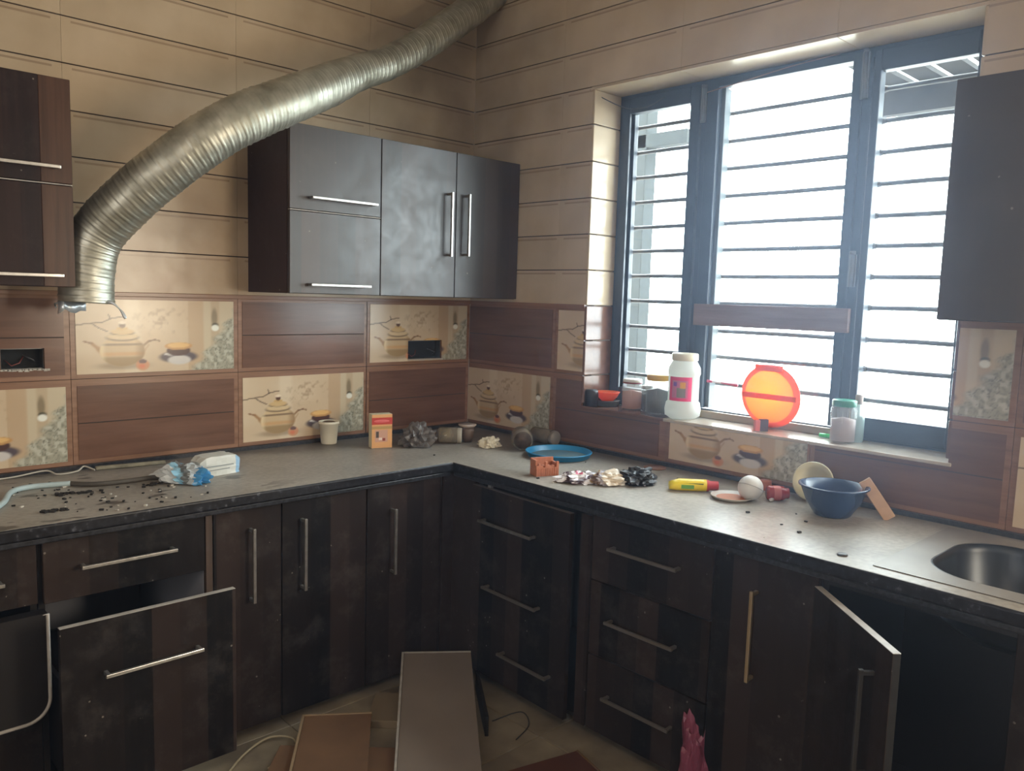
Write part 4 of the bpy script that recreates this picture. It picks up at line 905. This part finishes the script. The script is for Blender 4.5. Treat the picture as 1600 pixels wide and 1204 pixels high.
c = at(992, 757); crumple('black_bag', 'crumpled black plastic bag between the wrappers and the yellow tube', 'bag', (c.x+0.03, c.y+0.01, CZ), (0.14, 0.12, 0.085), [plastic('black_poly', 14, 15, 20, 0.42), plastic('black_poly2', 24, 27, 33, 0.4)], 17, amp=0.5)
lathe_thing('disc_lid', 'thin flat brown disc lying near the wall behind the yellow tube', 'lid', (-0.075, -1.205, CZ), [('disc', [(0, 0), (0.042, 0), (0.044, 0.003), (0.042, 0.006), (0, 0.006)], plastic('disc_brown', 120, 84, 66, 0.6), {})])
# yellow tube
c = at(1088, 768)
t = thing('ointment_tube', 'yellow squeeze tube with a red cap lying on the right worktop', 'tube', (c.x+0.0, c.y+0.012, CZ+0.021), -0.83)
vs = []; fs = []; n_ = 24
for j in range(9):
    k = j/8; x = -0.083+0.125*k; ry = 0.021*(1-0.0*k)+0.004*(1-k); rz = 0.020*(0.25+0.75*min(1, k*1.6)); rz = 0.0205 if k > 0.25 else 0.013+0.0075*(k/0.25)
    for i in range(n_): a = 2*PI*i/n_; vs.append((x, ry*math.cos(a), rz*math.sin(a)-(0.0205-rz)*0.6))
for j in range(8):
    for i in range(n_): fs.append((j*n_+i, j*n_+(i+1) % n_, (j+1)*n_+(i+1) % n_, (j+1)*n_+i))
fs += [tuple(range(n_))[::-1], tuple(8*n_+i for i in range(n_))]
mb = MB(); mb.add(vs, fs, plastic('tube_yellow', 226, 200, 44, 0.35), True); mb.build('tube_body', t)
MB().lathe([(0.0205, 0.042), (0.0195, 0.050), (0.016, 0.052), (0.016, 0.082), (0, 0.083)], plastic('tube_red', 196, 60, 66, 0.4), 24, Matrix.Rotation(PI/2, 4, 'Y')).build('cap', t)
MB().box(-0.045, -0.002, -0.016, -0.0245, -0.009, 0.004, plastic('tube_green', 96, 150, 70, .4)).box(-0.04, 0.03, -0.019, -0.0205, 0.006, 0.010, plastic('tube_dark', 90, 96, 40, .4)).build('print', t)
# dish, ball, etc
c = at(1138, 780); lathe_thing('small_dish', 'shallow pale dish with orange residue beside the red cap', 'dish', (c.x+0.02, c.y+0.0, CZ), [('dish_body', [(0, 0), (0.055, 0), (0.068, 0.008), (0.070, 0.012), (0.066, 0.011), (0.052, 0.004), (0, 0.003)], plastic('dish_white', 176, 170, 160, 0.4), dict(n=36)), ('residue', [(0, 0.008), (0.035, 0.007), (0.05, 0.0045)], plastic('dish_orange', 186, 122, 92, 0.6), dict(n=24))])
c = at(1180, 783)
t = thing('white_ball', 'round white plastic ball standing beside the small dish', 'ball', (c.x+0.0, c.y+0.02, CZ+0.041))
bm = bmesh.new(); bmesh.ops.create_uvsphere(bm, u_segments=32, v_segments=20, radius=0.041); me = bpy.data.meshes.new('ball'); bm.to_mesh(me); bm.free(); me.materials.append(plastic('ball_white', 214, 212, 208, 0.4))
for q in me.polygons: q.use_smooth = True
shared(me, 'ball_shell', t, (0, 0, 0)); MB().lathe([(0.0412, -0.0015), (0.0420, 0), (0.0412, 0.0015)], plastic('ball_seam', 170, 168, 166, 0.5), 32, Matrix.Rotation(0.5, 4, 'Y')).build('seam', t)
lathe_thing('bottle_cap', 'orange bottle cap close to the wall behind the white ball', 'cap', (-0.045, -1.655, CZ), [('cap_body', [(0, 0), (0.022, 0), (0.023, 0.003), (0.021, 0.03), (0.018, 0.033), (0, 0.033)], plastic('cap_orange', 196, 110, 76, 0.45), dict(n=20))])
c = at(1221, 784); t = thing('red_pot', 'small dark red jar lying on its side by the blue bowl', 'jar', (c.x+0.01, c.y+0.02, CZ+0.024), rot=(PI/2, 0, 0.8))
MB().lathe([(0, -0.036), (0.02, -0.036), (0.024, -0.03), (0.024, 0.014), (0.018, 0.024), (0.018, 0.034), (0.015, 0.034), (0.015, 0.02), (0, 0.0)], plastic('jar_red', 150, 46, 48, 0.25), 24).build('jar_body', t)
MB().lathe([(0.0245, -0.018), (0.0248, -0.016), (0.0248, 0.004), (0.0245, 0.006)], plastic('jar_label_red', 186, 92, 84, 0.5), 24).build('label_band', t)
c = at(1208, 781); o = MB().lathe([(0, 0), (0.006, 0), (0.009, 0.006), (0.006, 0.012), (0, 0.013)], plastic('bit_white', 214, 208, 200), 12).build('white_crumb', None, (c.x-0.02, c.y-0.005, CZ)); tag(o, 'tiny white stopper in front of the red jar', 'stopper')
# cream bowl tilted against the wall
t = thing('cream_bowl', 'cream bowl tipped up against the wall behind the blue bowl', 'bowl', (-0.060, -1.835, CZ+0.062), rot=(0, -1.25, 0.25))
MB().lathe([(0, -0.03), (0.03, -0.03), (0.05, -0.012), (0.062, 0.012), (0.066, 0.014), (0.062, 0.016), (0.047, -0.006), (0.028, -0.024), (0, -0.025)], plastic('bowl_cream', 190, 184, 152, 0.4), 36).build('bowl_body', t)
c = at(1306, 808)
lathe_thing('blue_bowl', 'dark blue plastic bowl standing on the right worktop', 'bowl', (c.x+0.015, c.y+0.02, CZ), [('bowl_body', [(0, 0.004), (0.045, 0.004), (0.048, 0), (0.054, 0.004), (0.080, 0.045), (0.097, 0.088), (0.104, 0.092), (0.104, 0.096), (0.096, 0.096), (0.076, 0.048), (0.048, 0.010), (0, 0.008)], plastic('bowl_blue', 16, 46, 84, 0.25), dict(n=48))])
# wooden block leaning on the bowl
t0 = onz(1355, 758, TOPZ+0.10); 
o = MB().box(-0.011, 0.011, -0.018, 0.018, 0, 0.135, mat('light_wood', srgb(172, 138, 110), 0.6, noise_amt=0.15, noise_scale=30)).build('wood_block', None, (-0.095, -2.100, CZ+0.003), (0, 0, 0), bevel=0.002)
o.rotation_euler = (-0.62, 0.10, 0.5); tag(o, 'light wooden block leaning on the blue bowl', 'block')
c = at(1316, 867); o = MB().lathe([(0, 0), (0.013, 0), (0.014, 0.002), (0.012, 0.004), (0, 0.004)], plastic('black_bit', 36, 30, 30), 16).build('black_washer', None, (c.x, c.y, CZ)); tag(o, 'small flat black disc near the front edge of the right worktop', 'disc')

# ---- on the window sill
SZ = SILL+0.0015
def on_sill(u, v): return onz(u, v, SILL)
m_tray = plastic('sill_steel', 110, 108, 104, 0.35, metal=0.6)
lathe_thing('steel_dish', 'stack of dull steel dishes under the orange bowl on the sill', 'dish', (0.095, -0.815, SZ), [('dish_body', [(0, 0), (0.04, 0), (0.048, 0.004), (0.052, 0.022), (0.056, 0.024), (0.050, 0.026), (0.047, 0.018), (0, 0.018)], m_tray, {})])
lathe_thing('orange_bowl', 'small bright orange bowl at the left end of the sill', 'bowl', (0.095, -0.815, SZ+0.0185), [('bowl_body', [(0, 0), (0.022, 0), (0.040, 0.018), (0.052, 0.040), (0.054, 0.043), (0.050, 0.043), (0.037, 0.02), (0.02, 0.004), (0, 0.004)], translucent('bowl_orange', srgb(240, 110, 60), 0.35), {})])
o = MB().lathe([(0, 0), (0.028, 0), (0.030, 0.06), (0.024, 0.07), (0, 0.07)], plastic('pot_black', 30, 26, 30, 0.5), 20).build('black_pot', None, (0.035, -0.776, SZ)); tag(o, 'small black pot at the very left of the window sill', 'pot')
def jar(label, c, r, h, content, lidm, ch=0.7, glass='jar_clear', extra=None):
    t = thing('glass_jar', label, 'jar', (c[0], c[1], SZ))
    MB().lathe([(0, 0), (r*0.9, 0), (r, 0.008), (r, h*0.78), (r*0.86, h*0.86), (r*0.84, h*0.9), (r*0.80, h*0.9), (r*0.82, h*0.84), (r*0.94, h*0.76), (r*0.94, 0.01), (0, 0.006)], clearish(glass, srgb(205, 210, 208), 0.16, 0.06), 28).build('glass_body', t)
    MB().lathe([(0, 0.007), (r*0.93, 0.008), (r*0.93, h*ch*0.9), (0, h*ch)], content, 24).build('contents', t)
    MB().lathe([(r*0.88, h*0.85), (r*0.93, h*0.86), (r*0.93, h*0.98), (r*0.88, h), (0, h)], lidm, 28).build('lid', t)
    if extra: MB().lathe(extra[0], extra[1], 28).build('band', t)
    return t
c = on_sill(985, 640)
jar('glass jar with pinkish contents and a white lid on the sill by the orange bowl', (0.085, -0.955), 0.043, 0.130, translucent('pink_stuff', srgb(214, 160, 146), 0.4), plastic('lid_white', 222, 220, 214), 0.65, extra=([(0.0405, 0.112), (0.0415, 0.113), (0.0415, 0.117), (0.0405, 0.118)], plastic('lid_red', 130, 34, 40)))
jar('jar of dark contents with a yellow lid on the window sill', (0.085, -1.085), 0.050, 0.160, plastic('dark_stuff', 18, 18, 32, 0.3), plastic('lid_yellow', 206, 158, 40, 0.35), 0.66)
jar('slim dark jar half hidden between the pink jar and the yellow lidded jar', (0.125, -1.005), 0.026, 0.105, plastic('dark_stuff', 18, 18, 32, 0.3), plastic('lid_grey', 160, 160, 158, 0.35), 0.7)
# big plastic bottle
t = thing('plastic_bottle', 'large clear plastic jar with a pink label on the window sill', 'bottle', (0.075, -1.215, SZ))
mpet = translucent('cloudy_pet', srgb(228, 230, 226), 0.55)
MB().lathe([(0, 0.004), (0.050, 0), (0.068, 0.012), (0.071, 0.035), (0.066, 0.062), (0.060, 0.068), (0.060, 0.168), (0.064, 0.176), (0.062, 0.200), (0.050, 0.222), (0.046, 0.228), (0.046, 0.232)], mpet, 36).build('bottle_body', t)
MB().lathe([(0.050, 0.228), (0.052, 0.230), (0.052, 0.252), (0.049, 0.256), (0, 0.257)], plastic('cap_cream', 214, 206, 180, 0.4), 36).build('cap', t)
mb = MB(); vs = []; fs = []
a0 = math.atan2(CAM[1]+1.215, CAM[0]-0.075)
def wrap(mb, r, da, z0, z1, m, c_=0.0, n=14):
    vs = []; fs = []
    for i in range(n+1):
        a = a0+c_-da+2*da*i/n; vs += [(r*math.cos(a), r*math.sin(a), z0), (r*math.cos(a), r*math.sin(a), z1)]
    for i in range(n): fs.append((2*i, 2*i+2, 2*i+3, 2*i+1))
    mb.add(vs, fs, m, True)
wrap(mb, 0.0612, 0.78, 0.072, 0.166, plastic('label_pink', 226, 58, 118, 0.4), -0.25); wrap(mb, 0.0617, 0.52, 0.084, 0.152, plastic('label_rose', 200, 104, 140, 0.4), -0.25)
wrap(mb, 0.0622, 0.28, 0.086, 0.124, plastic('label_grey', 132, 122, 116, 0.4), -0.15); wrap(mb, 0.0624, 0.17, 0.122, 0.146, plastic('label_yellow', 226, 158, 70, 0.4), -0.05); wrap(mb, 0.0624, 0.12, 0.130, 0.146, plastic('label_purple', 130, 70, 160, 0.4), -0.55)
mb.build('label', t)
# orange disc leaning on the window
m_or = translucent('orange_plastic', srgb(236, 160, 78), 0.8); m_or2 = translucent('deep_orange_plastic', srgb(232, 118, 70), 0.5)
R_ = 0.118
t = thing('orange_plate', 'round translucent orange plastic plate standing upright against the window', 'plate', (0.118, -1.558, SZ+R_+0.001), rot=(0, PI/2-0.10, 0))
MB().lathe([(0, 0.0), (0.098, 0.0), (0.100, 0.002), (0, 0.002)], m_or, 48).build('plate_disc', t)
MB().lathe([(0.098, 0.0), (0.112, 0.008), (R_, 0.010), (R_, 0.013), (0.110, 0.011), (0.098, 0.004)], m_or2, 48).build('plate_rim', t)
MB().box(-0.010, 0.010, -0.108, 0.108, -0.006, -0.001, m_or2).build('plate_bar', t, bevel=0.002)
MB().box(-0.118, -0.095, -0.055, 0.055, -0.006, 0.002, m_or2).build('grip', t, bevel=0.003)
t = thing('plastic_stick', 'pink and white stick lying across the grille left of the orange plate', 'stick', (0.112, -1.37, 1.172), rot=(0, 0, 0))
MB().tube([(0, 0.072, 0.002), (0, 0.05, 0.001)], [0.006, 0.004], plastic('stick_pink', 206, 70, 104, .4)).build('head', t); MB().tube([(0, 0.05, 0.001), (0, 0.01, 0)], 0.0028, plastic('stick_white', 226, 214, 216, .4)).build('shaft', t); MB().tube([(0, 0.01, 0), (0, -0.06, -0.002)], [0.003, 0.006], plastic('stick_pink2', 206, 84, 110, .4)).build('grip', t)
t = thing('small_packet', 'tiny dark and pink packet standing before the orange plate', 'packet', (0.055, -1.575, SZ), -0.7)
MB().box(-0.012, 0.018, -0.010, 0.010, 0, 0.043, plastic('packet_dark', 74, 58, 74, .4)).build('packet_body', t, bevel=0.001); MB().box(-0.030, -0.012, -0.010, 0.010, 0, 0.040, plastic('packet_pink', 206, 96, 92, .4)).build('pink_side', t, bevel=0.001)
t = jar('dusty jar with a green lid at the right end of the sill', (0.070, -1.862), 0.042, 0.145, plastic('grey_pink_stuff', 170, 146, 144, 0.5), plastic('lid_green', 40, 130, 100, 0.35), 0.6)
t = thing('small_bottle', 'slim clear bottle with a cork coloured cap behind the green lidded jar', 'bottle', (0.130, -1.885, SZ))
MB().lathe([(0, 0), (0.020, 0), (0.022, 0.006), (0.022, 0.105), (0.012, 0.128), (0.010, 0.142), (0, 0.142)], clearish('bottle_clear', srgb(190, 214, 214), 0.6, 0.05), 20).build('bottle_body', t)
MB().lathe([(0.0115, 0.128), (0.0125, 0.130), (0.0125, 0.160), (0, 0.161)], plastic('cork_cap', 168, 150, 140, .6), 16).build('cap', t)
o = MB().tube([(0.108, -1.765, SZ+0.008), (0.112, -1.80, SZ+0.008)], [0.007, 0.008], plastic('green_bright', 60, 200, 100, .4), 12).build('green_cap'); tag(o, 'bright green cap lying on the sill beside the green lidded jar', 'cap')

# ================================================================= FLOOR CLUTTER
def board(name, label, cat, a, b, wdt, th, m, edge=None):
    """a board whose top centre line runs from a to b"""
    a, b = Vector(a), Vector(b); d = (b-a); L_ = d.length; x = d.normalized(); y = Vector((0, 0, 1)).cross(x).normalized(); z = x.cross(y)
    M = Matrix(((x.x, y.x, z.x, a.x), (x.y, y.y, z.y, a.y), (x.z, y.z, z.z, a.z), (0, 0, 0, 1)))
    t = thing(name, label, cat); t.matrix_world = M
    MB().box(0, L_, -wdt/2, wdt/2, -th, 0, m).build('panel', t, bevel=0.001)
    if edge:
        MB().box(0, L_, -wdt/2-0.008, -wdt/2-0.0005, -th, 0.006, edge).build('edge_strip', t); MB().box(-0.006, -0.0005, -wdt/2, wdt/2, -th, 0.003, edge).build('edge_strip', t)
    return t
m_white = mat('dusty_white_board', srgb(128, 116, 106), 0.6, noise_amt=0.12, noise_scale=5)
m_kraft = mat('brown_hardboard', srgb(116, 86, 60), 0.75, noise_amt=0.2, noise_scale=7)
u_ = Vector((-0.54, -0.84, 0)).normalized()
fa = Vector((-0.745, -0.725, 0.118)); fb = fa+Vector((-0.62, -0.80, 0)).normalized()*1.0; fb.z = 0.022
board('shelf_board', 'long pale board with white edges lying on the floor in the corner', 'board', fa, fb, 0.255, 0.017, m_white, m_edge)
c1 = onz(470, 1105, .05); c2 = onz(590, 1100, .05); c3 = onz(450, 1204, .05); c4 = onz(580, 1204, .05)
m1 = (c1+c2)/2; m2 = (c3+c4)/2; dd = (m2-m1).normalized(); wd = (c2-c1).length*0.97
board('hardboard_sheet', 'brown hardboard sheet on the floor left of the pale board', 'board', m1+dd*0.05, m1+dd*0.75, wd-0.03, 0.012, m_kraft, mat('tan_edge', srgb(150, 128, 100), .6)).location.z = 0.045
c5 = onz(606, 1098, .0); d5 = onz(598, 1150, 0)
o = MB().box(-0.055, 0.055, -0.10, 0.10, 0, 0.028, mat('tan_block', srgb(124, 108, 84), 0.7)).build('floor_block', None, (c5.x-0.045, c5.y-0.06, 0.0005), (0, 0, -0.75), bevel=0.002); tag(o, 'tan wooden offcut between the brown sheet and the pale board', 'offcut')
o = MB().box(-0.2, 0.2, -0.15, 0.15, 0, 0.025, m_kraft).build('brown_offcut', None, (-1.38, -1.02, 0.0005), (0, 0, -0.75), bevel=0.002); tag(o, 'thin brown board under the hardboard sheet', 'board')
p1 = onz(775, 1204, .03); p2 = onz(900, 1168, .03)
t = thing('chipboard_piece', 'reddish brown chipboard piece lying at the bottom edge right of the pale board', 'board', (p2.x, p2.y, 0.0005), math.atan2(p1.y-p2.y, p1.x-p2.x))
MB().box(0, 0.29, 0.0, 0.50, 0, 0.02, mat('red_brown_board', srgb(92, 54, 40), 0.5, noise_amt=0.2, noise_scale=6)).build('panel', t, bevel=0.002); MB().box(-0.006, -0.0005, 0.0, 0.50, 0, 0.022, m_kraft).build('edge_strip', t)
p3 = onz(764, 1066, 0.0); p4 = onz(752, 1160, 0.0)
o = MB().box(-0.006, 0.006, 0, 0.34, 0, 0.07, m_carcd).build('dark_batten', None, (-0.66, -0.86, 0.0005), (0, 0, PI-0.62), bevel=0.001); tag(o, 'narrow dark batten standing on edge right of the pale board', 'batten')
o = MB().tube(cable([(-1.62, -0.80, 0.006), (-1.52, -0.72, 0.006), (-1.42, -0.69, 0.012), (-1.36, -0.74, 0.008), (-1.40, -0.82, 0.006), (-1.50, -0.84, 0.006)]), 0.004, plastic('beige_cable', 150, 138, 112, .6), 8).build('floor_cable'); tag(o, 'beige cable looped on the floor left of the brown sheet', 'cable')
o = MB().tube(cable([(-0.80, -1.22, 0.004), (-0.70, -1.18, 0.004), (-0.66, -1.10, 0.004), (-0.78, -1.08, 0.004)]), 0.002, m_wire, 6).build('thin_wire'); tag(o, 'thin dark wire on the floor tiles in front of the loose drawer front', 'wire')
c = onz(1096, 1215, 0.0)
crumple('pink_bag', 'twisted pink plastic bag on the floor before the three drawer cabinet', 'bag', (c.x-0.085, c.y-0.03, 0.001), (0.10, 0.10, 0.40), [plastic('pink_poly', 172, 96, 116, 0.35), plastic('pink_poly2', 130, 66, 88, 0.35)], 21, amp=0.4)
c = onz(8, 1190, 0.3)
o = MB().box(-0.15, 0.0, -0.12, 0.0, 0, 0.30, mat('tan_carton', srgb(170, 146, 122), 0.8)).build('cardboard_box', None, (ony(20, 1165, -1.0).x, -1.0, 0.0005), bevel=0.002); tag(o, 'tan cardboard box at the bottom left edge', 'box')
